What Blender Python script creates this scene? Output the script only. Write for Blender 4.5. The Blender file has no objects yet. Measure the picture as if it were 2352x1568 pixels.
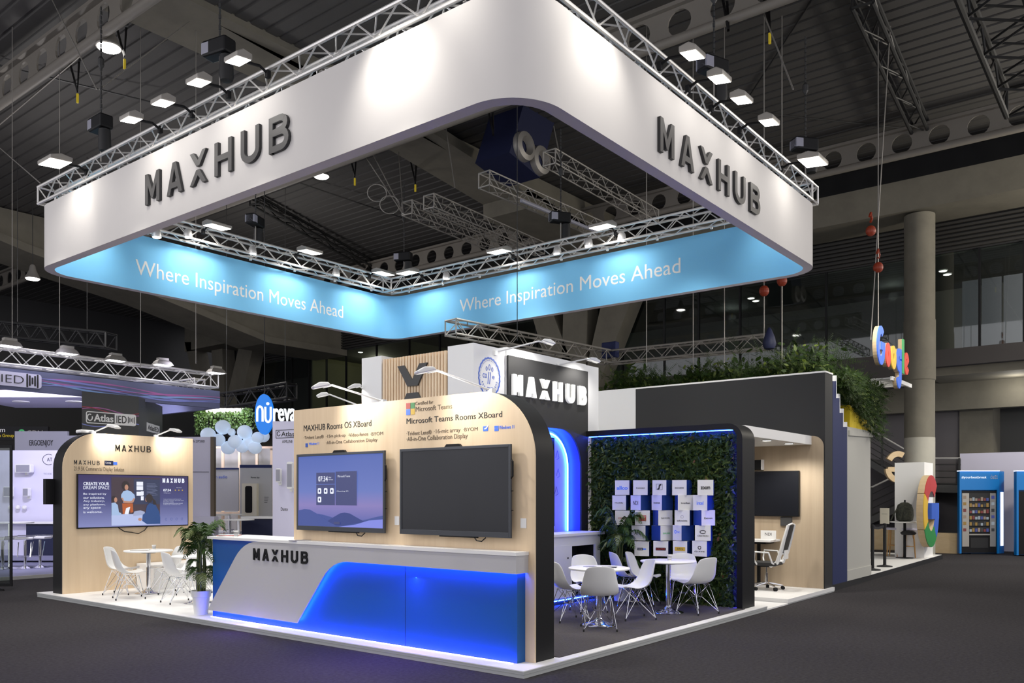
import bpy, math, random
from math import sin, cos, pi, radians as R, atan2, hypot
from mathutils import Vector, Matrix
random.seed(7)
S = bpy.context.scene; C = S.collection
# ---------- camera, world, exposure ----------
F, CX, HY, H = 1946., 1176., 1138., 1.77          # focal length in px, centre, horizon row, eye height
aB = atan2(1536, F); sB, cB = sin(aB), cos(aB)
d0 = F*H/421.; r0 = 27/F*d0
def w2c(X, Y): return r0+X*sB-Y*cB, d0+X*cB+Y*sB
def c2w(r, d): r -= r0; d -= d0; return r*sB+d*cB, -r*cB+d*sB
CAM = c2w(0, 0)
cam = bpy.data.objects.new('camera', bpy.data.cameras.new('camera')); C.objects.link(cam)
cam.location = (CAM[0], CAM[1], H); cam.rotation_euler = (pi/2, 0, pi/2-aB-pi)
cam.rotation_euler[2] = atan2(sB, cB)-pi/2
cam.data.sensor_width = 36; cam.data.lens = 36*F/2352; cam.data.shift_y = (HY-784)/2352
cam.data.clip_end = 200; S.camera = cam
S.view_settings.view_transform = 'Standard'; S.view_settings.look = 'None'
S.view_settings.gamma = 1; S.view_settings.use_curve_mapping = False; S.view_settings.exposure = 0.0
W = bpy.data.worlds.new('hall_air'); S.world = W; W.use_nodes = True
W.node_tree.nodes['Background'].inputs[0].default_value = (.95, .94, 1, 1)
W.node_tree.nodes['Background'].inputs[1].default_value = 1.0
def lamp(kind, loc, tgt, e, col=(1, .96, .9), size=.3, ang=90, blend=.6, sy=None, name='light'):
    l = bpy.data.lights.new(name, kind); l.energy = e; l.color = col
    if kind == 'AREA':
        l.size = size
        if sy: l.shape = 'RECTANGLE'; l.size_y = sy
    if kind == 'SPOT': l.spot_size = R(ang); l.spot_blend = blend; l.shadow_soft_size = size
    if kind == 'POINT': l.shadow_soft_size = size
    o = bpy.data.objects.new(name, l); C.objects.link(o); o.location = loc
    if tgt: o.rotation_euler = (Vector(tgt)-Vector(loc)).to_track_quat('-Z', 'Y').to_euler()
    return o
# truss lighting and unseen hall fill: the floods of the hanging ring light the stand below
for x, y in ((-1.05, 1.6), (-1.05, 4.2), (-1.05, 7.2), (-1.05, 9.9), (1.6, -1.3), (4.2, -1.3), (7.2, -1.3)):
    lamp('SPOT', (x, y, 6.9), (-.35 if x < 0 else x, y if x < 0 else -.9, 0), 420, size=.2, ang=70 if x < 0 else 66, blend=.5, name='truss_flood_light')
for x, y, e in ((2.6, 9.6, 380), (6.8, 9.4, 300), (7.6, 6.5, 420), (7.6, 2.4, 330), (2.0, 2.2, 300), (2.0, 6.0, 420)):
    lamp('SPOT', (x, y, 6.75), (x*.85+.2, y*.8+.4, 0), e, size=.25, ang=115, blend=.9, name='truss_flood_light')
for x, y, e, c in ((-4, -9, 300, (1, .96, .95)), (8, -8, 120, (1, .95, .88)), (-9, 10, 500, (1, .97, 1)), (19.5, -7, 1700, (1, .92, .78)), (12, 21, 300, (1, .95, .9)), (4, 19, 360, (1, .96, .95))):
    lamp('POINT', (x, y, 8.2), None, e, size=.6, col=c, name='hall_fill_light')  # unseen points added to lift the roof, back beams and column
# ---------- pixel / plane helpers (the planes are the real walls and floors of the place) ----------
def fl(px, py, z=0.):
    d = F*(H-z)/(py-HY); x, y = c2w((px-CX)/F*d, d); return x, y
def onx(px, py, X):
    k = (px-CX)/F; a, b = c2w(k, 1.); t = (X-CAM[0])/(a-CAM[0]); return CAM[1]+t*(b-CAM[1]), H-(py-HY)*t/F
def ony(px, py, Y):
    k = (px-CX)/F; a, b = c2w(k, 1.); t = (Y-CAM[1])/(b-CAM[1]); return CAM[0]+t*(a-CAM[0]), H-(py-HY)*t/F
def dp(px, py, d):
    x, y = c2w((px-CX)/F*d, d); return Vector((x, y, H-(py-HY)*d/F))
# ---------- materials ----------
M = {}
def mat(n, c, rough=.6, metal=0, em=None, es=0, noise=None, bump=None, spec=None, trans=0, coat=0):
    m = bpy.data.materials.new(n); m.use_nodes = True; nt = m.node_tree; b = nt.nodes['Principled BSDF']
    I = b.inputs; I['Base Color'].default_value = (*c, 1); I['Roughness'].default_value = rough; I['Metallic'].default_value = metal
    if spec is not None: I['Specular IOR Level'].default_value = spec
    if em: I['Emission Color'].default_value = (*em, 1); I['Emission Strength'].default_value = es
    if trans: I['Transmission Weight'].default_value = trans
    if coat: I['Coat Weight'].default_value = coat
    if noise:
        sc, amt, c2 = noise; tc = nt.nodes.new('ShaderNodeTexCoord'); mp = nt.nodes.new('ShaderNodeMapping')
        mp.inputs['Scale'].default_value = sc if isinstance(sc, tuple) else (sc,)*3
        nz = nt.nodes.new('ShaderNodeTexNoise'); nz.inputs['Scale'].default_value = 1; nz.inputs['Detail'].default_value = 6; nz.inputs['Roughness'].default_value = .65
        rp = nt.nodes.new('ShaderNodeValToRGB'); rp.color_ramp.elements[0].position = .5-amt; rp.color_ramp.elements[1].position = .5+amt
        rp.color_ramp.elements[0].color = (*c2, 1); rp.color_ramp.elements[1].color = (*c, 1)
        nt.links.new(tc.outputs['Object'], mp.inputs[0]); nt.links.new(mp.outputs[0], nz.inputs['Vector']); nt.links.new(nz.outputs['Fac'], rp.inputs[0]); nt.links.new(rp.outputs[0], I['Base Color'])
        if bump:
            bp = nt.nodes.new('ShaderNodeBump'); bp.inputs['Strength'].default_value = bump; bp.inputs['Distance'].default_value = .02
            nt.links.new(nz.outputs['Fac'], bp.inputs['Height']); nt.links.new(bp.outputs[0], I['Normal'])
    M[n] = m; return m
def emis(n, c, s): return mat(n, (.02, .02, .02), .5, em=c, es=s)
mat('white', (.86, .85, .83), .45); mat('white_wall', (.8, .8, .8), .6); mat('plastic_white', (.83, .83, .82), .32)
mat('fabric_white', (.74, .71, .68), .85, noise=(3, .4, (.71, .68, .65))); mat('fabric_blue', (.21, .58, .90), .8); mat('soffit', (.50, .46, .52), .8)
mat('edge_grey', (.42, .43, .42), .6); mat('black', (.008, .008, .009), .5, spec=.22); mat('black_matt', (.01, .01, .011), .65); mat('charcoal', (.055, .055, .055), .5)
mat('letter_grey', (.075, .07, .066), .45); mat('letter_side', (.02, .02, .022), .5); mat('ink', (.02, .02, .02), .7); mat('ink_brown', (.16, .12, .08), .7)
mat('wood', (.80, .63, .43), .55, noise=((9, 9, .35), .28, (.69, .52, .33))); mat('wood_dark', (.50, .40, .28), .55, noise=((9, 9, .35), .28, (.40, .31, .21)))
mat('pine', (.86, .70, .50), .6, noise=((4, 4, 1.5), .3, (.74, .52, .32))); mat('ply', (.62, .48, .30), .7, noise=((3, 3, 9), .3, (.5, .36, .2)))
mat('carpet', (.056, .052, .055), .95, noise=((26, 26, 26), .22, (.026, .024, .026)), bump=.6, spec=.1)
mat('carpet2', (.105, .096, .100), .95, noise=(45, .3, (.065, .06, .064)), bump=.5, spec=.1)
mat('alu', (.82, .80, .77), .38, metal=.55); mat('alu_dull', (.36, .34, .31), .5, metal=.5); mat('chrome', (.85, .85, .87), .08, metal=1); mat('steel_dark', (.05, .05, .05), .5, metal=.5)
mat('black_truss', (.02, .02, .02), .5, metal=.3)
mat('concrete', (.20, .185, .145), .85, noise=(1.2, .3, (.13, .12, .095)), bump=.2); mat('concrete_light', (.42, .40, .34), .85, noise=(1.6, .3, (.33, .32, .28)))
mat('beam_steel', (.22, .20, .175), .6, noise=(.7, .5, (.17, .155, .13))); mat('panel_blue', (.0, .095, .33), .45); mat('graphic_grey', (.52, .51, .52), .55)
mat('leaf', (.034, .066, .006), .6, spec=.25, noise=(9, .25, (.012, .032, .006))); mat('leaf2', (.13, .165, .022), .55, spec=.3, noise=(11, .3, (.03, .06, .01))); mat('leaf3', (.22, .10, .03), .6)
mat('palm', (.040, .095, .010), .6, noise=(7, .3, (.020, .055, .006))); mat('palm_light', (.16, .20, .07), .5); mat('stem', (.10, .12, .03), .6); mat('soil', (.03, .02, .012), .9)
mat('blue_box', (.012, .05, .26), .55); mat('tv_off', (.012, .013, .017), .22); mat('bezel', (.05, .055, .065), .35); mat('dark_steel', (.025, .025, .03), .3, metal=.4)
mat('g_blue', (.04, .12, .55), .5); mat('g_red', (.50, .05, .04), .5); mat('g_yellow', (.72, .46, .04), .5); mat('g_green', (.03, .25, .06), .5)
mat('s_blue', (.06, .17, .75), .5, em=(.06, .17, .75), es=.25); mat('s_red', (.75, .07, .04), .5, em=(.75, .07, .04), es=.2); mat('s_yellow', (.85, .55, .06), .5, em=(.85, .55, .06), es=.2); mat('s_green', (.05, .40, .12), .5, em=(.05, .4, .12), es=.2)
mat('wall_blue', (.011, .02, .095), .7); mat('panel_cream', (.50, .49, .44), .6); mat('yellow', (.75, .55, .01), .7); mat('grey_wall', (.14, .13, .135), .85); mat('navy', (.008, .012, .05), .6)
mat('glass', (1, 1, 1), .03, trans=1); mat('red', (.5, .02, .01), .5); mat('orange', (.30, .035, .01), .5); mat('stool_wood', (.55, .30, .10), .5); mat('vend_blue', (.0, .15, .46), .4)
mat('lilac_wall', (.62, .60, .72), .6); mat('mirror_grey', (.30, .30, .36), .35); mat('brown', (.12, .09, .06), .6); mat('olive', (.22, .21, .12), .8); mat('cream', (.80, .74, .58), .7)
mat('khaki', (.07, .07, .05), .9, noise=(20, .2, (.02, .025, .02))); mat('rubber', (.015, .015, .015), .7); mat('tag_yellow', (.8, .6, .02), .6); mat('mesh_black', (.03, .03, .03), .8)
mat('panel_grey', (.030, .030, .031), .6, spec=.3)
emis('lens', (1, .96, .9), 14); emis('lens_cool', (.85, .87, 1), 9); emis('led', (.014, .07, 1), 95); emis('led_soft', (.045, .035, 1), 75); emis('led_white', (.72, .8, 1), 3); emis('lamp_lit', (1, .97, .9), 9)
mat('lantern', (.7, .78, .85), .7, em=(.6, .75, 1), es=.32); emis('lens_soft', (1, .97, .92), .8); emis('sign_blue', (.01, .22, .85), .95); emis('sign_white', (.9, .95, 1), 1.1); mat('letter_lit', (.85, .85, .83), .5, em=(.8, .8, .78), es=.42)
def screen(n, stops, axis='Z', s=1.):          # an image shown by a lit display: vertical gradient
    m = emis(n, (1, 1, 1), s); nt = m.node_tree; tc = nt.nodes.new('ShaderNodeTexCoord'); sp = nt.nodes.new('ShaderNodeSeparateXYZ'); rp = nt.nodes.new('ShaderNodeValToRGB')
    nt.links.new(tc.outputs['Generated'], sp.inputs[0]); nt.links.new(sp.outputs[axis], rp.inputs[0]); nt.links.new(rp.outputs[0], nt.nodes['Principled BSDF'].inputs['Emission Color'])
    e = rp.color_ramp.elements
    while len(e) < len(stops): e.new(.5)
    for el, (p, c) in zip(e, stops): el.position = p; el.color = (*c, 1)
screen('scr_blue', [(0, (.06, .10, .38)), (.3, (.24, .20, .48)), (.5, (.13, .18, .50)), (1, (.07, .12, .42))])
screen('scr_navy', [(0, (.22, .24, .50)), (.5, (.055, .06, .20)), (1, (.03, .02, .10))])
for n, c in dict(e_hill=(.05, .08, .30), e_hill2=(.03, .05, .22), e_pane=(.05, .06, .18), e_txt=(.65, .68, .8), e_white=(.85, .88, 1), e_wall=(.05, .03, .045), e_board=(.025, .035, .09), e_skin=(.5, .25, .17), e_hair=(.02, .012, .015), e_top=(.36, .5, .75), e_rust=(.45, .1, .02), e_blue=(.012, .06, .22), e_table=(.45, .52, .80), e_chair=(.35, .4, .6), e_rose=(.8, .12, .45), e_violet=(.22, .25, .75), e_cyan=(.2, .5, .9), e_prod=(.5, .4, .3), e_prod2=(.1, .15, .6), e_prod3=(.5, .35, .05), e_prod4=(.55, .6, .65)).items(): emis(n, c, 1.)
# ---------- mesh builder ----------
class MB:
    def __init__(s): s.v = []; s.f = []; s.m = []; s.k = 0
    def add(s, vs, fs, T=None):
        b = len(s.v); s.v += [tuple(T @ Vector(p)) if T else tuple(p) for p in vs]; s.f += [tuple(i+b for i in f) for f in fs]; s.m += [s.k]*len(fs); return s
    def box(s, x0, y0, z0, x1, y1, z1, T=None):
        return s.add([(x, y, z) for z in (z0, z1) for y in (y0, y1) for x in (x0, x1)], [(0, 2, 3, 1), (4, 5, 7, 6), (0, 1, 5, 4), (2, 6, 7, 3), (0, 4, 6, 2), (1, 3, 7, 5)], T)
    def prism(s, ax, poly, c0, c1, T=None):
        n = len(poly); P = {'X': lambda a, b, c: (c, a, b), 'Y': lambda a, b, c: (a, c, b), 'Z': lambda a, b, c: (a, b, c)}[ax]
        return s.add([P(a, b, c0) for a, b in poly]+[P(a, b, c1) for a, b in poly], [tuple(range(n)), tuple(range(2*n-1, n-1, -1))]+[(i, i+n, (i+1) % n+n, (i+1) % n) for i in range(n)], T)
    def tube(s, p, q, r, n=8, r2=None, cap=True):
        p, q = Vector(p), Vector(q); d = q-p
        if d.length < 1e-6: return s
        z = d.normalized(); x = z.orthogonal().normalized(); y = z.cross(x); r2 = r if r2 is None else r2
        vs = [p+(x*cos(2*pi*i/n)+y*sin(2*pi*i/n))*r for i in range(n)]+[q+(x*cos(2*pi*i/n)+y*sin(2*pi*i/n))*r2 for i in range(n)]
        return s.add(vs, [(i, (i+1) % n, (i+1) % n+n, i+n) for i in range(n)]+([tuple(range(n-1, -1, -1)), tuple(range(n, 2*n))] if cap else []))
    def path(s, ps, r, n=6):
        ps = [Vector(p) for p in ps]; b = len(s.v); rings = []; x = None
        for i, p in enumerate(ps):
            t = (ps[min(i+1, len(ps)-1)]-ps[max(i-1, 0)]).normalized()
            x = t.orthogonal().normalized() if x is None else (x-t*x.dot(t)).normalized(); y = t.cross(x)
            rr_ = r[i] if isinstance(r, (list, tuple)) else r
            rings.append([p+(x*cos(2*pi*k/n)+y*sin(2*pi*k/n))*rr_ for k in range(n)])
        vs = [v for g in rings for v in g]; L = len(ps)
        return s.add(vs, [(i*n+k, i*n+(k+1) % n, (i+1)*n+(k+1) % n, (i+1)*n+k) for i in range(L-1) for k in range(n)]+[tuple(range(n-1, -1, -1)), tuple((L-1)*n+k for k in range(n))])
    def lathe(s, prof, c=(0, 0, 0), n=24):
        L = len(prof); vs = [(c[0]+r*cos(2*pi*k/n), c[1]+r*sin(2*pi*k/n), c[2]+z) for r, z in prof for k in range(n)]
        return s.add(vs, [(i*n+k, i*n+(k+1) % n, (i+1)*n+(k+1) % n, (i+1)*n+k) for i in range(L-1) for k in range(n)]+[tuple(range(n-1, -1, -1)), tuple((L-1)*n+k for k in range(n))])
    def ball(s, c, r, n=10, sz=1.):
        return s.lathe([(r*sin(pi*(i+.02)/(n+.04)), -r*sz*cos(pi*i/n)) for i in range(n+1)], c, n*2)
    def build(s, name, mats, parent=None, smooth=False, bevel=0, rec=True):
        me = bpy.data.meshes.new(name); me.from_pydata(s.v, [], s.f)
        for m_ in (mats if isinstance(mats, (list, tuple)) else [mats]): me.materials.append(M[m_])
        if any(s.m): me.polygons.foreach_set('material_index', s.m)
        if rec:
            import bmesh
            bm = bmesh.new(); bm.from_mesh(me); bmesh.ops.recalc_face_normals(bm, faces=bm.faces); bm.to_mesh(me); bm.free()
        if smooth:
            me.shade_smooth()
            try: me.set_sharp_from_angle(angle=R(40))
            except Exception: pass
        o = bpy.data.objects.new(name, me); C.objects.link(o)
        if bevel:
            bv = o.modifiers.new('bevel', 'BEVEL'); bv.width = bevel; bv.segments = 2; bv.limit_method = 'ANGLE'
        if parent: o.parent = parent; o.matrix_parent_inverse = Matrix.Translation(parent.location).inverted()
        return o
def tag(o, label=None, cat=None, group=None, kind=None):
    for k, v in (('label', label), ('category', cat), ('group', group), ('kind', kind)):
        if v: o[k] = v
    return o
def thing(name, label, cat, loc=(0, 0, 0), rz=0, group=None):
    o = bpy.data.objects.new(name, None); C.objects.link(o); o.location = loc; o.rotation_euler = (0, 0, rz); o.empty_display_size = .1
    return tag(o, label, cat, group)
def dup(src, loc, rz, label, group=None):
    r = src.copy(); C.objects.link(r); r.location = loc; r.rotation_euler = (0, 0, rz); r['label'] = label
    if group: r['group'] = group
    for ch in list(src.children):
        c = ch.copy(); C.objects.link(c); c.parent = r
        for g in list(ch.children):
            d = g.copy(); C.objects.link(d); d.parent = c
    return r
def struct(name, mb, m, parent=None, **k):
    o = mb.build(name, m, parent, **k)
    if not parent: o['kind'] = 'structure'
    return o
def rpoly(x0, y0, x1, y1, r, n=8):      # r: (bottom-left, bottom-right, top-right, top-left)
    if not isinstance(r, (list, tuple)): r = (r,)*4
    out = []
    for (cx, cy, a), q in zip(((x0, y0, 180), (x1, y0, 270), (x1, y1, 0), (x0, y1, 90)), r):
        if q <= 0: out.append((cx, cy)); continue
        ox = cx+(q if cx == x0 else -q); oy = cy+(q if cy == y0 else -q)
        out += [(ox+q*cos(R(a+90*i/n)), oy+q*sin(R(a+90*i/n))) for i in range(n+1)]
    return out
def rcorner(pts, rad, n=6):             # polygon with chosen corners rounded
    out = []; L = len(pts)
    for i, p in enumerate(pts):
        r = rad.get(i, 0)
        if not r: out.append(p); continue
        a, b, c = Vector(pts[i-1]), Vector(p), Vector(pts[(i+1) % L]); u = (a-b).normalized(); w = (c-b).normalized()
        A, B = b+u*r, b+w*r
        for k in range(n+1):
            t = k/n; q = A*(1-t)**2+b*2*t*(1-t)+B*t*t; out.append((q.x, q.y))
    return out
# ---------- lettering ----------
_tc = {}
def tmesh(s, bold=0, sp=1.):
    if set('MWNw') & set(s): bold = min(bold, 0)
    k = (s, bold, sp)
    if k not in _tc:
        cu = bpy.data.curves.new('t', 'FONT'); cu.body = s; cu.size = 1; cu.extrude = .5; cu.offset = bold; cu.space_character = sp; cu.resolution_u = 3
        o = bpy.data.objects.new('t', cu); C.objects.link(o); dg = bpy.context.evaluated_depsgraph_get(); me = o.evaluated_get(dg).to_mesh()
        v = [tuple(q.co) for q in me.vertices]; f = [tuple(p.vertices) for p in me.polygons]; o.to_mesh_clear(); bpy.data.objects.remove(o)
        xs = [q[0] for q in v]; ys = [q[1] for q in v]; x0, x1, y0, y1 = min(xs), max(xs), min(ys), max(ys)
        _tc[k] = ([((a-x0)/(x1-x0), (b-y0)/(y1-y0), c+.5) for a, b, c in v], f)
    return _tc[k]
class Fr:                               # a plane: origin o, right r, up u, outward n
    def __init__(s, o, r, n, u=(0, 0, 1)): s.o = Vector(o); s.r = Vector(r).normalized(); s.n = Vector(n).normalized(); s.u = Vector(u)
    def P(s, a, b, c=0): return s.o+s.r*a+s.u*b+s.n*c
def PX(X): return Fr((X, 0, 0), (0, -1, 0), (-1, 0, 0))
def PY(Y): return Fr((0, Y, 0), (1, 0, 0), (0, -1, 0))
def uvx(X, px, py): y, z = onx(px, py, X); return -y, z
def rect(ax, c, p0, p1):                # two pixel corners (bottom-left, top-right) -> frame and rectangle on plane ax=c
    f = onx if ax == 'X' else ony; a, b = f(*p0, c), f(*p1, c); s_ = -1 if ax == 'X' else 1
    return (PX(c) if ax == 'X' else PY(c)), (a[0]*s_, a[1], b[0]*s_, b[1])
def put(mb, fr, vs, fs): return mb.add([fr.P(*p) for p in vs], fs)
def text(s, fr, q, m, parent, d=.004, name='lettering', bold=0, sp=1., off=0):
    v, f = tmesh(s, bold, sp); a0, b0, a1, b1 = q; mb = MB()
    put(mb, fr, [(a0+x*(a1-a0), b0+y*(b1-b0), off+z*d) for x, y, z in v], f)
    return mb.build(name, m, parent, rec=False)
def seg(mb, fr, p, q, w, c0, c1, n=8):  # flat rounded stroke standing on the plane
    dx, dy = q[0]-p[0], q[1]-p[1]; a = atan2(dy, dx); pts = []
    for i in range(n+1): t = a+pi/2+pi*i/n; pts.append((p[0]+w/2*cos(t), p[1]+w/2*sin(t)))
    for i in range(n+1): t = a-pi/2+pi*i/n; pts.append((q[0]+w/2*cos(t), q[1]+w/2*sin(t)))
    return pat(mb, fr, pts, c0, c1)
_pc = [0]
def pat(mb, fr, pts, c0, c1):
    _pc[0] += 1; c1 += (_pc[0] % 7)*.00012
    n = len(pts); return put(mb, fr, [(a, b, c0) for a, b in pts]+[(a, b, c1) for a, b in pts], [tuple(range(n)), tuple(range(2*n-1, n-1, -1))]+[(i, i+n, (i+1) % n+n, (i+1) % n) for i in range(n)])
def prect(mb, fr, a0, b0, a1, b1, c0, c1): return pat(mb, fr, [(a0, b0), (a1, b0), (a1, b1), (a0, b1)], c0, c1)
def stroke(mb, fr, pts, w, c0, c1, close=False):   # mitred flat stroke through pts
    P = []
    for p in pts:
        if not P or (Vector(p)-P[-1]).length > 1e-5: P.append(Vector(p))
    L = len(P); lf = []; rt = []
    for i in range(L):
        if close or 0 < i < L-1:
            u = (P[i]-P[i-1]).normalized(); v = (P[(i+1) % L]-P[i]).normalized(); n1 = Vector((-u.y, u.x)); n2 = Vector((-v.y, v.x)); m = (n1+n2).normalized(); k = w/2/max(.35, m.dot(n1))
        else:
            u = (P[1]-P[0]).normalized() if i == 0 else (P[-1]-P[-2]).normalized(); m = Vector((-u.y, u.x)); k = w/2
        lf.append(P[i]+m*k); rt.append(P[i]-m*k)
    n = L if close else L-1
    for i in range(n):
        j = (i+1) % L; pat(mb, fr, [tuple(rt[i]), tuple(rt[j]), tuple(lf[j]), tuple(lf[i])], c0, c1)
    return mb
def arcp(cx, cy, rx, ry, a0, a1, n=12): return [(cx+rx*cos(R(a0+(a1-a0)*i/n)), cy+ry*sin(R(a0+(a1-a0)*i/n))) for i in range(n+1)]
def logo(fr, q, m, parent, d, w=.2, adv=1.29, off=0, name='lettering'):   # the six capitals with the split X, one mesh
    a0, b0, a1, b1 = q; mb = MB(); h = b1-b0; W_ = a1-a0; u = W_/(5*adv+.85); h2 = w/2
    def S_(k, pts, close=False):
        sx, sy = u, h; X0 = a0+k*adv*u; ww = w*h
        # strokes drawn in real units
        stroke(mb, fr, [(X0+x*sx, b0+y*sy) for x, y in pts], ww, off, off+d, close)
    hx = h2*h/u
    def G_(k, pts): pat(mb, fr, [(a0+k*adv*u+x*u, b0+y*h) for x, y in pts], off, off+d)
    wx = w*h/u; t_ = wx*1.12; c = .425
    G_(0, [(0, 0), (0, 1), (wx, 1), (c, .44), (.85-wx, 1), (.85, 1), (.85, 0), (.85-wx, 0), (.85-wx, .62), (c+wx*.3, .16), (c-wx*.3, .16), (wx, .62), (wx, 0)])
    G_(1, [(0, 0), (t_, 0), (c, .80), (c, 1), (c-.5*t_, 1)]); G_(1, [(.85, 0), (.85-t_, 0), (c, .80), (c, 1), (c+.5*t_, 1)]); G_(1, [(.17+t_*.3, .19), (.68-t_*.3, .19), (.68-t_*.55, .19+w), (.17+t_*.55, .19+w)])
    v = .56; G_(2, [(0, 1), (t_, 1), (c, v+.17), (.85-t_, 1), (.85, 1), (c+t_*.45, v), (c-t_*.45, v)]); G_(2, [(0, 0), (t_, 0), (c, 1-v-.17), (.85-t_, 0), (.85, 0), (c+t_*.45, 1-v), (c-t_*.45, 1-v)])
    S_(3, [(hx, 0), (hx, 1)]); S_(3, [(.85-hx, 0), (.85-hx, 1)]); S_(3, [(hx, .5), (.85-hx, .5)])
    S_(4, [(hx, 1), (hx, .35)]+arcp(.425, .35, .425-hx, .35-h2, 180, 360, 10)+[(.85-hx, 1)])
    S_(5, [(hx, 0), (hx, 1)]); S_(5, [(hx, 1-h2), (.5, 1-h2)]+arcp(.5, .77-h2*.3, .30-hx, .23-h2*.7, 90, -90, 8)+[(hx, .54)]); S_(5, [(hx, .53), (.52, .53)]+arcp(.52, (.53+h2)/2, .33-hx, (.53-h2)/2, 90, -90, 10)+[(hx, h2)])
    return mb.build(name, m, parent)
def truss(mb, p, q, w=.29, h=.29, bay=.34, r=.026, rd=.0115, up=Vector((0, 0, 1))):
    p, q = Vector(p), Vector(q); t = (q-p).normalized(); sd = t.cross(up).normalized(); L = (q-p).length; n = max(1, round(L/bay))
    cr = [(-w/2, 0), (w/2, 0), (w/2, h), (-w/2, h)]; pt = lambda k, c: p+t*(L*k/n)+sd*cr[c][0]+up*cr[c][1]
    for c in range(4): mb.tube(pt(0, c), pt(n, c), r, 8)
    for k in range(n):
        for c in range(4):
            a, b = (c, (c+1) % 4) if k % 2 else ((c+1) % 4, c)
            mb.tube(pt(k, a), pt(k+1, b), rd, 5)
    for k in (0, n):
        for c in range(4): mb.tube(pt(k, c), pt(k, (c+1) % 4), rd*1.5, 5)
    return mb
st = .076
# ================= the hall =================
mb = MB().box(-14, -14, -.1, 30, 44, 0); struct('floor', mb, 'carpet')
XB = 22.3
# roof deck of corrugated sheet
mb = MB(); y = -10.
prof = []
while y < 44: prof += [(y, 12.35), (y+.12, 12.35), (y+.16, 12.43), (y+.28, 12.43)]; y += .32
# ribs run along Y, so the profile lies across X
prof = []; x = -8.
while x < 24: prof += [(x, 12.35), (x+.30, 12.35), (x+.32, 12.385), (x+.38, 12.385)]; x += .40
P_ = prof; n = len(P_); vs = [(a, -12, b) for a, b in P_]+[(a, 44, b) for a, b in P_]
mb.add(vs, [(i, i+1, i+1+n, i+n) for i in range(n-1)])
mat('roof_sheet', (.078, .075, .072), .7, noise=(.6, .3, (.058, .055, .053)))
struct('ceiling', mb, 'roof_sheet', rec=False)
struct('wall_left', MB().box(-14, 43.9, 0, 30, 44, 12.4), 'charcoal')
struct('wall_outer', MB().box(29.9, -14, 0, 30, 44, 12.4), 'charcoal')
def perf_beam(X, y0, y1, z0, z1, label, pitch=.95, r=.27):
    t = thing('perforated_roof_beam', label, 'roof beam', (X, y0, z0), group=None)
    web = MB(); zc = (z0+z1)/2; n = int((y1-y0)/pitch)
    for i in range(n):
        c = y0+(i+.5)*pitch; K = 16; sq = []
        for k in range(K):
            a = 2*pi*k/K+pi/4; ca, sa = cos(a), sin(a); m = max(abs(ca), abs(sa)); sq.append((c+ca/m*pitch/2, zc+sa/m*(z1-z0)/2))
        ci = [(c+r*cos(2*pi*k/K+pi/4), zc+r*sin(2*pi*k/K+pi/4)) for k in range(K)]
        for x, o_ in ((X-.02, 0), (X+.02, 0)):
            web.add([(x, a, b) for a, b in sq]+[(x, a, b) for a, b in ci], [(k, (k+1) % K, (k+1) % K+K, k+K) for k in range(K)])
        web.add([(X-.02, a, b) for a, b in ci]+[(X+.02, a, b) for a, b in ci], [(k, (k+1) % K, (k+1) % K+K, k+K) for k in range(K)])
    web.build('web', 'beam_steel', t, rec=False)
    MB().tube((X, y0, z0), (X, y1, z0), .10, 12).build('bottom_tube', 'beam_steel', t, smooth=True)
    MB().box(X-.14, y0, z1, X+.14, y1, z1+.08).build('top_flange', 'beam_steel', t)
perf_beam(18.8, -6, 36, 11.25, 11.9, 'perforated steel roof beam with round holes, nearest the glazed back wall')
perf_beam(9.45, -3, 40, 11.25, 11.9, 'perforated steel roof beam above the right side of the hanging white ring')
perf_beam(1.95, 9, 40, 11.25, 11.9, 'perforated steel roof beam with round holes at the top left of the photo')
def bar_thing(name, label, cat, segs, r, m, **k):
    mb = MB()
    for s in segs: mb.path(s, r, 6)
    return tag(mb.build(name, m, None), label, cat, **k)
# concrete roof girders
def girder(name, label, Ya, Yb, prof, top=12.3):
    t = thing('concrete_girder', label, 'roof girder', (prof[0][0], Ya, prof[0][1]))
    MB().prism('Y', [(x, z+.28) for x, z in prof]+[(prof[-1][0], top), (prof[0][0], top)], Ya+.35, Yb-.35).build('web', 'concrete', t)
    MB().prism('Y', prof+[(x, z+.3) for x, z in reversed(prof)], Ya, Yb).build('bottom_flange', 'concrete', t)
g1 = [ony(*p, 13.2) for p in ((240, -40), (370, 30), (680, 190), (905, 350), (1110, 470))]; g1 = [(x, min(z, 12.2)) for x, z in g1]
g1 += [(g1[-1][0]+.01, g1[-1][1]-.5), (XB, g1[-1][1]-.5)]
girder('g', 'massive concrete roof girder passing above the hanging white ring', 11.4, 13.2, g1)
g2 = [ony(*p, 31) for p in ((-150, 545), (0, 605), (290, 700), (545, 800), (700, 812))]; g2[-1] = (XB, g2[-2][1])
girder('g', 'long concrete roof girder at the far left below the left end of the hanging ring', 28.5, 31, g2)
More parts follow.
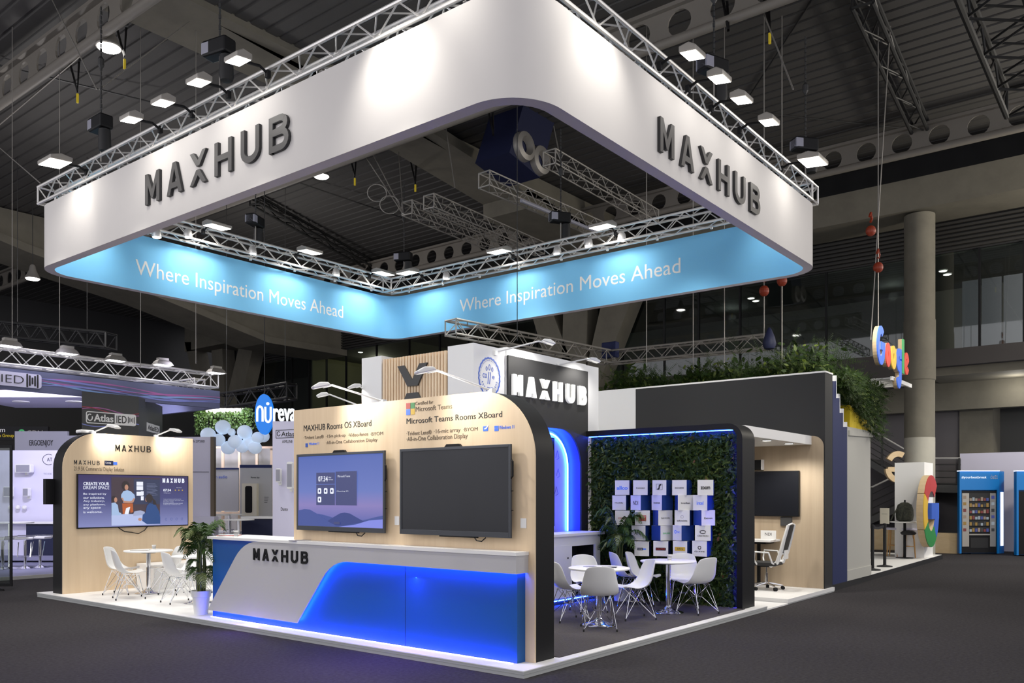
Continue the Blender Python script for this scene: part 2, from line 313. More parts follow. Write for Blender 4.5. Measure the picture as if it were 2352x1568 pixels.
# V shaped concrete columns carrying the girders
def vcol(label, pts, X0, X1, m='concrete'):
    t = thing('splayed_concrete_column', label, 'column', (X0, 14, 0))
    for leg in pts: MB().prism('X', leg, X0, X1).build('leg', m, t)
def q(*ps): return [onx(*p, XB) for p in ps]
vcol('splayed concrete column with three legs rising behind the white coffee tower', [q((1225, 640), (1265, 640), (1365, 900), (1300, 900)), q((1325, 640), (1378, 640), (1372, 960), (1316, 960)), q((1425, 640), (1500, 640), (1402, 890), (1350, 960))], XB-.9, XB-.1, 'concrete')
vcol('splayed concrete column with three legs at the far left behind the booth truss', [q((455, 790), (475, 790), (512, 960), (496, 960)), q((515, 770), (540, 770), (550, 960), (525, 960)), q((588, 770), (622, 762), (590, 900), (556, 900)), q((455, 735), (622, 768), (605, 795), (455, 812))], XB-.9, XB-.1, 'concrete')
# back wall: glazed upper storey, louvres, concrete edge beams
struct('trim_1', MB().box(20.5, -4, onx(2352, 432, 20.5)[1], XB+.3, 40, onx(2352, 354, 20.5)[1]), 'concrete')
mb = MB(); z = 9.3
while z < 10.3: mb.prism('X', [(-3, z), (38, z), (38, z+.07), (-3, z+.07)], XB-.1, XB+.02); z += .13
mat('louvre', (.03, .028, .025), .6); struct('trim_2', mb, 'louvre')
struct('trim_3', MB().box(XB+.02, -3, 9.25, XB+.1, 40, 10.4), 'panel_grey')
struct('trim_4', MB().box(XB-.2, -3, 11.2, XB+.2, 40, 12.4), 'panel_grey')
mat('slab_edge', (.05, .045, .045), .7)
struct('trim_5', MB().box(XB-.1, -3, 5.75, XB+.2, 1.6, 6.27), 'slab_edge')
struct('trim_6', MB().box(XB-.1, 1.6, 5.2, XB+.2, 40, 6.27), 'slab_edge')
struct('trim_7', MB().box(XB+.2, -3, 5.5, XB+5, 1.3, 5.75), 'concrete')
struct('trim_8', MB().box(XB+2.2, -3, 4.6, XB+2.6, 40, 5.6), 'concrete')
# rooms behind the glass
mat('room_dark', (.10, .10, .095), .8); mat('pane_dark', (.03, .035, .035), .12, trans=0, spec=.5)
m = mat('pane', (.9, .95, .95), .02, trans=0); nt = m.node_tree; mx = nt.nodes.new('ShaderNodeMixShader'); tr = nt.nodes.new('ShaderNodeBsdfTransparent'); gl = nt.nodes.new('ShaderNodeBsdfGlossy'); gl.inputs['Roughness'].default_value = .02
tr.inputs[0].default_value = (.72, .76, .74, 1); mx.inputs[0].default_value = .08; nt.links.new(tr.outputs[0], mx.inputs[1]); nt.links.new(gl.outputs[0], mx.inputs[2]); nt.links.new(mx.outputs[0], nt.nodes['Material Output'].inputs[0])
mb = MB(); mb.box(XB+5, -3, 6.2, XB+5.1, 40, 9.3); mb.box(XB+.1, -3, 9.2, XB+5, 40, 9.3); mb.box(XB+.1, -3, 6.1, XB+5, 40, 6.2); mb.box(XB+.1, 40, 6, XB+5, 40.1, 9.3)
struct('wall_back', mb, 'room_dark')
ys = [onx(px, 600, XB)[0] for px in (2352, 2250, 2130, 1898, 1795, 1700, 1605, 1526, 1430, 1298, 1232, 1075, 1010, 940, 865, 795, 750, 710)]
ys = [-2.9]+ys+[33, 36, 39]
ys.sort()
for i in range(len(ys)-1):
    w = thing('window_%d' % (i+1), None, None, (XB, ys[i], 6.27)); w['kind'] = 'structure'
    MB().box(XB+.0, ys[i]+.03, 6.28, XB+.02, ys[i+1]-.03, 9.24).build('pane', 'pane', w)
    MB().box(XB-.04, ys[i]-.03, 6.27, XB+.06, ys[i]+.03, 9.25).build('mullion', 'black', w)
# partition and lit room at the left
ya, yb = onx(715, 850, XB)[0], onx(865, 850, XB)[0]
for yy in (ya, yb-2.2): struct('trim_9' if yy == ya else 'trim_10', MB().box(XB+.1, yy, 6.2, XB+5, yy+.1, 9.2), 'olive')
lamp('POINT', (XB+2.5, (ya+yb)/2, 8.8), None, 42, col=(1, .95, .7), size=.15, name='room_lamp_light')
for yy in (3, 9, 16): lamp('POINT', (XB+3, yy, 8.8), None, 6, col=(.9, 1, .95), size=.15, name='room_lamp_light')
def disc_lamp(p, lab, r=.12, n=(0, 0, -1)):
    mb = MB().lathe([(r*1.25, .03), (r*1.25, 0), (r, 0)], p, 16); o = mb.build('ceiling_downlight', 'white'); tag(o, lab, 'downlight'); MB().lathe([(r, -.004), (r*.9, -.008)], p, 16).build('lens', 'lamp_lit', o)
for i, (px, py, l) in enumerate(((788, 815, 'round lit downlight left of the pair in the olive lit upper room'), (828, 808, 'round lit downlight right of the pair in the olive lit upper room'), (2166, 621, 'small lit downlight behind the upper glass, left of the pair right of the column'), (2176, 629, 'small lit downlight behind the upper glass, right of the pair right of the column'), (1725, 684, 'small lit downlight behind the glass above the plants, left of its pair'), (1736, 690, 'small lit downlight behind the glass above the plants, right of its pair'))):
    y_, z_ = onx(px, py, XB+2.5); x_ = XB+2.5
    k = (9.19-H)/(z_-H); disc_lamp((CAM[0]+(x_-CAM[0])*k, CAM[1]+(y_-CAM[1])*k, 9.17), l)
# right end of the upper storey: pale panels
for i, (a, b) in enumerate(((2210, 2248), (2255, 2300), (2305, 2360))):
    pa, pb = onx(a, 620, XB+2), onx(b, 620, XB+2); tag(MB().box(XB+2, pb[0], 6.3, XB+2.1, pa[0], 8.75).build('partition_panel', 'mirror_grey'), ('left', 'middle', 'right')[i]+' of three pale standing panels behind the upper glass at the right', 'panel', 'pale panels in the upper room')
# lower back wall, door, column
struct('wall_right', MB().box(XB+3.2, .9, 0, XB+3.3, 16, 5.6), 'grey_wall')
struct('wall_far', MB().box(XB+4.5, -4, 0, XB+4.6, 1.2, 5.6), 'charcoal')
mb = MB().box(XB+3.1, -.1, 0, XB+4.5, .9, 5.4); struct('trim_11', mb, 'concrete')
wv = MB().prism('X', [(-4, 0), (.70, 0), (.70, 3.15), (-4, 3.15)], XB+2.1, XB+2.2); tag(wv.build('low_partition_wall', 'lilac_wall'), 'pale low partition wall standing behind the blue vending machines', 'partition')
cy, cx = onx(2112, 900, 21.0)[0], 21.0
t = thing('round_concrete_column', 'tall round concrete column rising beside the multicoloured hanging letters', 'column', (cx, cy, 0))
MB().lathe([(.42, 2.9), (.42, 5.2), (.44, 5.22), (.44, 7), (.425, 7.02), (.425, 10.15)], (cx, cy, 0), 32).build('shaft', 'concrete', t, smooth=True)
MB().lathe([(.425, 0), (.425, 2.95+.55)], (cx, cy, 0), 32).build('painted_base', 'concrete_light', t, smooth=True)
o = MB().box(XB+.6, -.55, 5.48, XB+.75, -.1, 5.56); a = dp(2296, 858, 29.5); b = dp(2380, 855, 29.5)
t = thing('tube_light', 'long lit tube lamp under the upper floor at the right edge', 'tube light', a)
MB().tube(a, b, .04, 8).build('tube', 'lamp_lit', t); MB().tube(a+Vector((0, 0, .08)), b+Vector((0, 0, .08)), .05, 6).build('housing', 'white', t)
lamp('POINT', (XB+1.5, -1, 5.1), None, 30, col=(1, .95, .85), size=.1, name='tube_light_glow')
# stair railings
def railing(label, top, n, X, posts, drop):
    t = thing('stair_railing', label, 'railing', (X, onx(*top[0], X)[0], 0))
    a = onx(*top[0], X); b = onx(*top[1], X)
    MB().tube((X, *a), (X, *b), .03, 8).build('handrail', 'steel_dark' if drop > .3 else 'alu', t)
    mb = MB()
    for k in range(1, n+1): mb.tube((X, a[0], a[1]-drop*k), (X, b[0], b[1]-drop*k), .014 if k < n else .03, 6)
    mb.build('rails', 'steel_dark', t)
    MB().prism('X', [(a[0], a[1]-drop*n-.28), (b[0], b[1]-drop*n-.28), (b[0], b[1]-drop*n-.03), (a[0], a[1]-drop*n-.03)], X-.04, XB+3.2).build('stair_slab', 'charcoal', t)
    for px in posts:
        f = (px-top[0][0])/(top[1][0]-top[0][0]); y_ = a[0]+f*(b[0]-a[0]); z_ = a[1]+f*(b[1]-a[1]); MB().box(X-.03, y_-.03, z_-drop*n-.05, X+.03, y_+.03, z_).build('post', 'steel_dark', t)
railing('dark stair railing sloping down right behind the white booth column', ((1995, 984), (2132, 1063)), 5, 24, (2027,), .2)
railing('dark stair railing sloping up from the lower left behind the wooden stools', ((1995, 1122), (2062, 1090)), 4, 23.6, (2002,), .24)
railing('level dark landing railing between the round column and the vending machine', ((2128, 1052), (2207, 1052)), 4, 24, (2130, 2204), .21)
# wooden crates by the stairs
a = fl(2130, 1269); t = tag(MB().box(a[0], a[1]-.9, 0, a[0]+.5, a[1]+.2, .62).build('wooden_crate', 'ply', bevel=.01), 'low plywood crate on the floor left of the vending machines', 'crate')
a = fl(2010, 1262); t = tag(MB().box(a[0], a[1]-1.0, 0, a[0]+.5, a[1]+.4, .68).build('wooden_crate', 'ply', bevel=.01), 'plywood crate on the floor behind the black barrier posts', 'crate')
# hall lamps that hang in view
for p, zc, l in (((738, 405), 11.6, 'round lit high bay lamp seen through the middle of the hanging ring'), ((250, 110), 11.1, 'lit high bay lamp at the top left beside the yellow tagged strap'), ((75, 640), 9.5, 'small lit high bay lamp at the left edge below the ring')):
    x_, y_ = fl(*p, zc); t = thing('high_bay_lamp', l, 'lamp', (x_, y_, zc)); MB().lathe([(.06, .5), (.09, .45), (.12, .3), (.2, .12), (.26, .02), (.25, 0)], (x_, y_, zc), 20).build('housing', 'alu_dull', t, smooth=True)
    MB().lathe([(.23, 0), (.2, -.03), (.05, -.05)], (x_, y_, zc), 20).build('lens', 'lens', t); MB().tube((x_, y_, zc+.5), (x_, y_, 12.35), .012).build('rod', 'steel_dark', t)
# roof loudspeakers and thin roof trusses
def speaker_box(px0, Yp, label):
    pts = [ony(*p, Yp) for p in px0]; t = thing('roof_air_unit', label, 'air unit', (pts[0][0], Yp, pts[0][1]))
    MB().prism('Y', pts, Yp, Yp+1.2).build('housing', 'navy', t)
    return t
t = speaker_box(((1210, 215), (1285, 235), (1240, 408), (1170, 350)), 9, 'dark blue roof air unit with two round nozzles under the girder')
for p in ((1199, 338), (1236, 370)):
    x_, z_ = ony(*p, 9); MB().add([(x_+rr*cos(2*pi*k/20), 9-dy, z_+rr*sin(2*pi*k/20)) for rr, dy in ((.40, 0), (.38, .16), (.25, .2), (.18, .02)) for k in range(20)], [(i*20+k, i*20+(k+1) % 20, (i+1)*20+(k+1) % 20, (i+1)*20+k) for i in range(3) for k in range(20)]).build('nozzle', 'alu_dull', t, smooth=True)
x_, y_, z_ = (*fl(18, 500, 8.2), 8.2)
def tr_thing(label, p, q, m='alu_dull', name='lighting_truss', **k):
    kk = {a: k.pop(a) for a in ('w', 'h', 'bay', 'r', 'rd') if a in k}
    return tag(truss(MB(), p, q, **kk).build(name, m), label, 'truss', **k)
Z = 8.6
for a, b, l in (((1112, 428), (1420, 560), 'lattice truss with a pale batten seen inside the hanging ring'), ((1262, 378), (1500, 512), 'upper lattice truss seen inside the hanging ring, below the round nozzles'), ((935, 492), (1200, 600), 'lower lattice truss behind the hook chain inside the ring'), ((985, 478), (1240, 585), 'second lattice truss beside the lower one inside the ring')):
    z0 = Z+(.5 if a[0] > 1200 else 0); x0, y0 = fl(*a, z0); x1, y1 = fl(*b, z0); tr_thing(l, (x0, y0, z0), (x1, y1, z0), r=.018, w=.32, h=.32)
x0, y0 = fl(1197, 455, Z); x1, y1 = fl(1372, 528, Z)
tag(MB().tube((x0, y0, Z-.05), (x1, y1, Z-.05), .045, 8).build('pale_batten', 'mirror_grey'), 'pale blue batten under the lattice truss inside the ring', 'batten')
Z = 5.3
x0, y0 = fl(1035, 768, Z); x1, y1 = fl(1400, 835, Z); x2, y2 = fl(1766, 800, Z)
tr_thing('lattice truss behind the coffee tower running down to the right', (x0, y0, Z), (x1, y1, Z), 'alu_dull', w=.35, h=.32)
tr_thing('lattice truss above the plants on the right, joining the coffee tower truss', (x1, y1, Z), (x2, y2, Z), 'alu_dull', w=.35, h=.32)
Z = 10.; x0, y0 = fl(2268, -30, Z); x1, y1 = fl(2352, 215, Z); tr_thing('black lattice truss in the top right corner of the photo', (x0, y0, Z), (x1+1, y1, Z), 'black_truss', w=.9, h=.6, bay=.8, r=.06, rd=.025)
for (a, b), z0, l in ((((-20, 770), (255, 800)), 4.8, 'black lattice truss at the left above the floodlit truss'), (((505, 940), (670, 915)), 5.0, 'black lattice truss behind the blue oval sign')):
    p = dp(*a, 27); qq = dp(*b, 26); tr_thing(l, p, qq, 'black_truss', w=.5, h=.45, r=.04, rd=.018)
# steel rods, cables and straps from the roof
def pz(px, py, z): x, y = fl(px, py, z); return Vector((x, y, z))
for i, (a, za, b, zb, l, m, r) in enumerate((
 ((120, 0), 12.34, (222, 205), 8.6, 'steel cable from the roof to the hoist chain at the top left', 'alu_dull', .012), ((435, 50), 12.0, (228, 205), 8.6, 'steel cable from the girder to the hoist chain at the top left', 'alu_dull', .012),
 ((0, 285), 11.4, (185, 128), 11.3, 'pale slanted rod crossing the upper left roof', 'alu_dull', .02), ((0, 340), 9.5, (92, 420), 7.2, 'steel cable running down to the left corner of the ring truss', 'alu_dull', .01),
 ((1738, -10), 12.3, (1822, 205), 8.4, 'steel cable from the roof to the right hoist chain', 'alu_dull', .014), ((830, 345), 12.0, (925, 490), 8.4, 'left steel cable of the pair meeting above the middle hoist', 'alu_dull', .014), ((852, 345), 12.0, (928, 492), 8.4, 'right steel cable of the pair meeting above the middle hoist', 'alu_dull', .014),
 ((915, 345), 12.0, (926, 490), 8.4, 'upright steel cable above the middle hoist inside the ring', 'alu_dull', .012), ((1022, 280), 12.0, (1045, 430), 9.2, 'steel cable with a hook hanging inside the ring', 'alu_dull', .013), ((1272, 290), 11.0, (1294, 400), 8.8, 'steel cable above the right hoist inside the ring', 'alu_dull', .013),
 ((1560, 240), 12.33, (2125, 300), 12.3, 'dark tie rod crossing the upper right roof', 'steel_dark', .02), ((1865, 0), 12.33, (1715, 230), 12.3, 'dark slanted tie rod near the top right floodlights', 'steel_dark', .02), ((0, 150), 12.2, (350, 235), 12.0, 'dark tie rod crossing the upper left roof', 'steel_dark', .02),
 ((600, 390), 12.2, (925, 500), 12.0, 'dark tie rod crossing the roof inside the ring', 'steel_dark', .02), ((160, 500), 12.0, (170, 530), 11.9, 'short dark tie rod at the left', 'steel_dark', .015))):
    if i == 14: continue
    bar_thing('steel_cable' if r < .016 else 'tie_rod', l, 'cable' if r < .016 else 'rod', [[pz(*a, za), pz(*b, zb)]], r, m)
for (a, b, l) in (((1980, -10), (2115, 292), 'lattice tie beam running down to the right perforated beam'), ((585, 455), (860, 610), 'dark roof tie beam inside the ring')):
    x0, y0, z0 = *pz(*a, 12.2),; x1, y1, z1 = *pz(*b, 12.0),; tr_thing(l, (x0, y0, 12.0), (x1, y1, 11.8), 'steel_dark', name='roof_tie_beam', w=.4, h=.25, bay=.9, r=.05, rd=.02)
# long verticals and red chain hooks on the right, chains on the far left
for i, (px, y0_, y1_, d, l) in enumerate(((2045, -10, 0, 0, ''),)): pass
def drop(px, py0, py1, d, label, m='alu_dull', r=.012, hook=None, slant=0):
    t = thing('hanging_chain', label, 'chain', dp(px, py1, d)); MB().tube(dp(px+slant, py0, d), dp(px, py1, d), r, 6).build('chain', m, t)
    if hook: c = dp(px, hook, d); MB().ball(c, .11, 8, 1.1).build('hook_block', 'orange', t); MB().path([c+Vector((0, 0, .2)), c+Vector((.08, 0, .3)), c+Vector((0, 0, .4)), c+Vector((-.08, 0, .3))], .03).build('hook', 'orange', t)
drop(1188, 62, 782, 17.6, 'thin dark cable hanging in front of the far right blue banner', 'steel_dark', r=.009)
for px, py in ((40, 790), (200, 800), (520, 945), (655, 925)): drop(px, 300, py, 26.5, 'thin cable holding the black back truss at the '+{40: 'far left edge', 200: 'left behind the floodlights', 520: 'middle, left of the oval sign', 655: 'middle, right of the oval sign'}[px], 'steel_dark', r=.01)
for i, (px, py, z_, l) in enumerate(((866, 443, 9.4, 'upper'), (895, 470, 8.9, 'lower'))): c = pz(px, py, z_); tag(MB().path([c+Vector((.17*cos(k*pi/8), -.17*cos(k*pi/8), .22*sin(k*pi/8))) for k in range(17)], .012).build('cable_coil', 'alu_dull'), l+' steel cable coil hanging beside the paired cables inside the ring', 'cable')
drop(2000, 60, 780, 19, 'long chain with the higher orange hook block right of the ring', hook=530, slant=45)
drop(2017, 62, 770, 19, 'chain with the lower orange hook block right of the ring', hook=614)
drop(1755, 36, 780, 18.5, 'chain with an orange hook block above the blue cloth bag', hook=668)
drop(1796, 36, 850, 18.5, 'chain with an orange hook block just under the ring edge', hook=645)
for px, l in ((1485, 'thin chain above the left end of the planting'), (1592, 'thin chain above the planting, second from its left'), (1664, 'thin chain above the planting left of the blue bag')): drop(px, 36, 840, 18.5, l, r=.009)
for px, py0, py1, l in ((137, 630, 800, 'thin cable dropping to the lit truss beside its second floodlight'), (323, 675, 845, 'thin cable dropping to the lit truss beside its third floodlight'), (450, 700, 835, 'thin cable dropping to the right end of the lit truss'), (28, 480, 800, 'thin cable at the left edge beside the grey loudspeaker horn')): drop(px, 62, py1, 19, l, r=.008)
c = dp(1767, 790, 18.5); tag(MB().lathe([(.02, .36), (.06, .3), (.12, .15), (.15, .0), (.11, -.1), (.02, -.13)], c, 12).build('chain_bag', 'navy', smooth=True), 'dark blue cloth chain bag hanging above the planting', 'bag')
Z = 5.3; x1, y1 = fl(1400, 835, Z); c = Vector((x1, y1, Z+.35)); tag(MB().box(c.x-.1, c.y-.25, c.z-.2, c.x+.1, c.y+.2, c.z+.22).build('chain_bag', 'wall_blue', bevel=.03), 'square blue bag where the two back trusses meet', 'bag')
for px, py0, l in ((170, 140, 'black strap with a yellow tag hanging at the top left'), (278, 60, 'black strap with a yellow tag right of the top left lamp'), (811, 360, 'black strap with a yellow tag inside the left part of the ring'), (1665, 0, 'black strap hanging at the top right'), (1760, 0, 'black strap with a yellow tag at the top right'), (1125, 240, 'black strap hanging inside the near corner of the ring'), (950, 375, 'black strap with a yellow tag beside the girder inside the ring')):
    t = thing('lifting_strap', l, 'strap', pz(px, py0, 11.6)); a, b = pz(px, py0, 12.34), pz(px+8, py0+70, 10.8) if py0 < 300 else pz(px+4, py0+45, 10.9); MB().path([a+Vector((.12, 0, 0)), b, a-Vector((.12, 0, 0))], .035, 4).build('webbing', 'black_matt', t)
    if 'tag' in l: MB().box(b.x-.02, b.y-.02, b.z-.26, b.x+.02, b.y+.02, b.z-.05).build('label_tag', 'tag_yellow', t)
# ================= the hanging ring =================
LX, LY, RR, ZB, ZT, TH = 8.7, 10.95, .62, 5.73, 6.80, .16
def ringpts(o, z, n=14):
    pts = []
    for cx, cy, a in ((RR, RR, 180), (LX-RR, RR, 270), (LX-RR, LY-RR, 0), (RR, LY-RR, 90)):
        for i in range(n+1): pts.append((cx+(RR-o)*cos(R(a+90*i/n)), cy+(RR-o)*sin(R(a+90*i/n)), z))
    return pts
ring = thing('hanging_ring_banner', 'huge white rounded square ring banner hanging over the stand, blue inside', 'banner', (0, 0, ZB))
def band(oA, zA, oB, zB_): a, b = ringpts(oA, zA), ringpts(oB, zB_); n = len(a); return MB().add(a+b, [(i, (i+1) % n, (i+1) % n+n, i+n) for i in range(n)])
o = band(0, ZB, 0, ZT).build('outer_fabric', 'fabric_white', ring, smooth=True)
o = band(TH, ZB, TH, ZT).build('inner_fabric', 'fabric_blue', ring, smooth=True)
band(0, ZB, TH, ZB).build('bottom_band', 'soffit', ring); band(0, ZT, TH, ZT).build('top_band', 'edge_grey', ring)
fr = PX(0); q4 = (-7.00, 6.045, -3.60, 6.49)
def face2(fr, q, parent, d, w, mf, ms, **k):
    o = logo(fr, q, ms, parent, d*.8, w=w, name='lettering', **k); logo(fr, (q[0], q[1], q[2], q[3]), mf, parent, .004, w=w*.93, off=d*.8, name='letter_faces')
face2(PX(0), q4, ring, .05, .19, 'letter_grey', 'letter_side')
face2(PY(0), (2.66, 5.94, 5.76, 6.36), ring, .05, .19, 'letter_grey', 'letter_side')
yb_ = LY-TH; fr = PY(yb_); a = ony(311, 625, yb_); b = ony(788, 725, yb_)
text('Where Inspiration Moves Ahead', fr, (a[0], 5.93, b[0], 6.32), 'white', ring, .004, bold=.0)
xb_ = LX-TH; a = onx(1056, 721, xb_); b = onx(1563, 632, xb_)
text('Where Inspiration Moves Ahead', PX(xb_), (-a[0], 6.03, -b[0], 6.42), 'white', ring, .004)
# truss square above the banner
tq = thing('ring_truss', 'square aluminium lattice truss carrying the hanging white ring banner', 'truss', (0, 0, 6.88))
TX, TY, TZ = 8.45, 10.7, 6.87
for p, q_, off in (((.145, 0, TZ), (.145, TY, TZ), 0), ((TX-.145, 0, TZ), (TX-.145, TY, TZ), 0), ((.29, .145, TZ), (TX-.29, .145, TZ), 0), ((.29, TY-.145, TZ), (TX-.29, TY-.145, TZ), 0)):
    truss(MB(), p, q_).build('truss_side', 'alu', tq, smooth=True)
# clamps under the truss
for i in range(9):
    for x in (.08, TX-.06): MB().box(x-.02, .8+i*1.15, ZT, x+.02, .84+i*1.15, TZ).build('hanger_clip', 'alu', tq)
    if i < 7:
        for y in (.08, TY-.06): MB().box(.8+i*1.15, y-.02, ZT, .84+i*1.15, y+.02, TZ).build('hanger_clip', 'alu', tq)
# floodlights: head, arm, lens (local: arm root at origin, reaching towards -X)
def make_flood(w, l):
    t = thing('truss_floodlight', 'x', 'floodlight')
    MB().path([(0, 0, 0), (-.12, 0, .05), (-.30, 0, .02)], .018).build('arm', 'black', t)
    MB().box(-.03, -.03, -.06, .03, .03, .04).build('clamp', 'black', t, bevel=.01)
    h = MB(); h.prism('Y', [(-.32, 0), (-.32-w, -.03), (-.32-w, .03), (-.36-w*.4, .09), (-.32, .07)], -l/2, l/2); h.build('head', 'alu_dull', t, bevel=.01)
    g = MB(); g.add([(-.33, -l/2+.02, -.004), (-.31-w, -l/2+.02, -.036), (-.31-w, l/2-.02, -.036), (-.33, l/2-.02, -.004)], [(0, 1, 2, 3)]); g.build('lens', 'lens', t)
    return t
fa = make_flood(.22, .28); fb = make_flood(.34, .46)
# outer left face (arms point to -X)
used = {}
def place_flood(src, loc, rz, label, grp):
    if not used.get(src.name): used[src.name] = 1; src.location = loc; src.rotation_euler = (0, 0, rz); src['label'] = label; src['group'] = grp; return src
    return dup(src, loc, rz, label, grp)
GO = 'floodlights around the hanging ring truss'
for i, (px, py) in enumerate(((302, 278), (375, 240), (457, 193), (547, 143))):
    y_, z_ = onx(px, py, -.43); place_flood(fa, (0, y_, z_+.03), 0, ('leftmost', 'second from the left', 'third from the left', 'rightmost')[i]+' of the four small lit floodlights on the left outer truss', GO)
for i, (px, py) in enumerate(((1590, 130), (1652, 185), (1703, 233), (1766, 284))):
    x_, z_ = ony(px, py, -.43); place_flood(fa, (x_, 0, z_+.03), pi/2, ('leftmost', 'second from the left', 'third from the left', 'rightmost')[i]+' of the four small lit floodlights on the right outer truss', GO)
y_, z_ = onx(125, 377, -.5); yL = y_; place_flood(fb, (0, y_, z_+.03), 0, 'wide lit floodlight at the far left end of the ring truss', GO)
x_, z_ = ony(1868, 374, -.5); xR = x_; place_flood(fb, (x_, 0, z_+.03), pi/2, 'wide lit floodlight at the far right end of the ring truss', GO)
place_flood(fb, (0, .9, 7.12), 0, 'wide floodlight on the left truss nearest the front corner', GO); place_flood(fb, (.8, 0, 7.12), pi/2, 'wide floodlight on the right truss nearest the front corner', GO)
for (x, y), t_ in (((-.62, yL), (0, yL+.35, 6.3)), ((-.62, 1.75), (0, 1.75, 6.35))): lamp('SPOT', (x, y, 7.0), t_, 78, size=.12, ang=95, blend=.9, name='banner_wash_light')
for (x, y), t_ in (((xR, -.62), (xR+.5, 0, 6.3)), ((1.35, -.62), (1.35, 0, 6.35))): lamp('SPOT', (x, y, 7.0), t_, 42, size=.12, ang=95, blend=.9, name='banner_wash_light')
for p in ((-.8, 6.6), (-.8, 4.6)): lamp('SPOT', (p[0], p[1], 6.95), (0, p[1], 5.9), 20, size=.12, ang=140, blend=.9, name='banner_wash_light')
for p in ((3.4, -.8), (5.2, -.8)): lamp('SPOT', (p[0], p[1], 6.95), (p[0], 0, 5.9), 8, size=.12, ang=140, blend=.9, name='banner_wash_light')
# inner floods on the two far sides
inn = ((490, 525), (703, 582), (872, 631))
for i, p in enumerate(inn):
    x_, z_ = ony(*p, LY-.9); place_flood(fb, (x_, TY-.29, z_+.02), pi/2, ('left', 'middle', 'right')[i]+' lit floodlight above the blue banner on the far left side', GO)
    lamp('SPOT', (x_, LY-.95, z_-.05), (x_, yb_, 6.15), 85, size=.1, ang=110, blend=.9, name='banner_wash_light')
for i, p in enumerate(((945, 630), (1155, 582), (1392, 526))):
    y_, z_ = onx(*p, LX-.9); place_flood(fb, (TX-.29, y_, z_+.02), 0, ('left', 'middle', 'right')[i]+' lit floodlight above the blue banner on the far right side', GO)
    lamp('SPOT', (LX-.95, y_, z_-.05), (xb_, y_, 6.15), 46, size=.1, ang=110, blend=.9, name='banner_wash_light')
lamp('SPOT', (.9, LY-1.1, 6.7), (.6, yb_, 6.1), 60, size=.1, ang=120, blend=.9, name='banner_wash_light'); lamp('SPOT', (LX-1.1, .9, 6.7), (xb_, .6, 6.1), 22, size=.1, ang=120, blend=.9, name='banner_wash_light')
# small round lamps under the far trusses
sl = thing('truss_spot_lamp', 'x', 'spot lamp'); MB().lathe([(.05, .16), (.075, .12), (.09, .02), (.085, 0)], (0, 0, 0), 14).build('housing', 'alu', sl, smooth=True); MB().lathe([(.08, 0), (.06, -.012)], (0, 0, 0), 14).build('lens', 'lens', sl); first = True
for i, (px, py, s_) in enumerate(((360, 545, 0), (432, 545, 0), (580, 583, 0), (772, 632, 0), (1025, 640, 1), (1280, 583, 1), (1352, 565, 1), (1428, 552, 1))):
    l = ('leftmost', 'second', 'third', 'rightmost')[i % 4]+' small lit lamp in the truss above the blue banner on the far '+('right' if s_ else 'left')+' side'
    if s_: a = onx(px, py, TX-.3); loc = (TX-.3, *a)
    else: a = ony(px, py, TY-.3); loc = (a[0], TY-.3, a[1])
    if first: sl.location = loc; sl['label'] = l; sl['group'] = 'small lamps under the far trusses'; first = False
    else: dup(sl, loc, 0, l)
# chain hoists
def make_hoist():
    t = thing('chain_hoist', 'x', 'hoist')
    MB().box(-.11, -.2, 0, .11, .24, .22).build('motor', 'black', t, bevel=.03); MB().box(-.112, .1, .03, .112, .24, .19).build('control_panel', 'mirror_grey', t, bevel=.01)
    MB().lathe([(.02, 0), (.09, -.02), (.1, -.3), (.08, -.36), (.01, -.37)], (0, -.12, 0), 10).build('chain_bag', 'black_matt', t, smooth=True)
    MB().path([(0, 0, 0), (.0, 0, -.5)], .012).build('sling', 'alu_dull', t)
    mb = MB()
    for k in range(24): a = (0, 0, .22+k*.075); mb.tube(a, (0, 0, a[2]+.06), .013 if k % 2 else .019, 5)
    mb.build('chain', 'steel_dark', t); MB().lathe([(.02, .1), (.05, .05), (.05, -.05), (.02, -.1)], (0, 0, 1.1), 8).build('hook', 'steel_dark', t)
    return t
hz = make_hoist(); first = True
for i, (p, pl, l) in enumerate((((232, 300), ('X', .15), 'black chain hoist on the left end of the ring truss'), ((505, 130), ('X', .15), 'black chain hoist on the left truss below the concrete girder'), ((1640, 172), ('Y', .15), 'black chain hoist beside the second right floodlight'), ((1850, 348), ('Y', .15), 'black chain hoist at the right end of the ring truss'), ((587, 520), ('Y', TY-.15), 'black chain hoist on the far left truss inside the ring'), ((928, 600), ('Y', TY-.3), 'black chain hoist above the far corner of the ring'), ((1288, 512), ('X', TX-.15), 'black chain hoist on the far right truss inside the ring'))):
    a = onx(*p, pl[1]) if pl[0] == 'X' else ony(*p, pl[1]); loc = (pl[1], *a) if pl[0] == 'X' else (a[0], pl[1], a[1])
    if first: hz.location = loc; hz['label'] = l; hz['group'] = 'chain hoists of the ring truss'; first = False
    else: dup(hz, loc, (.6, .2, 1.2, .9, 2, .4, 1)[i], l)
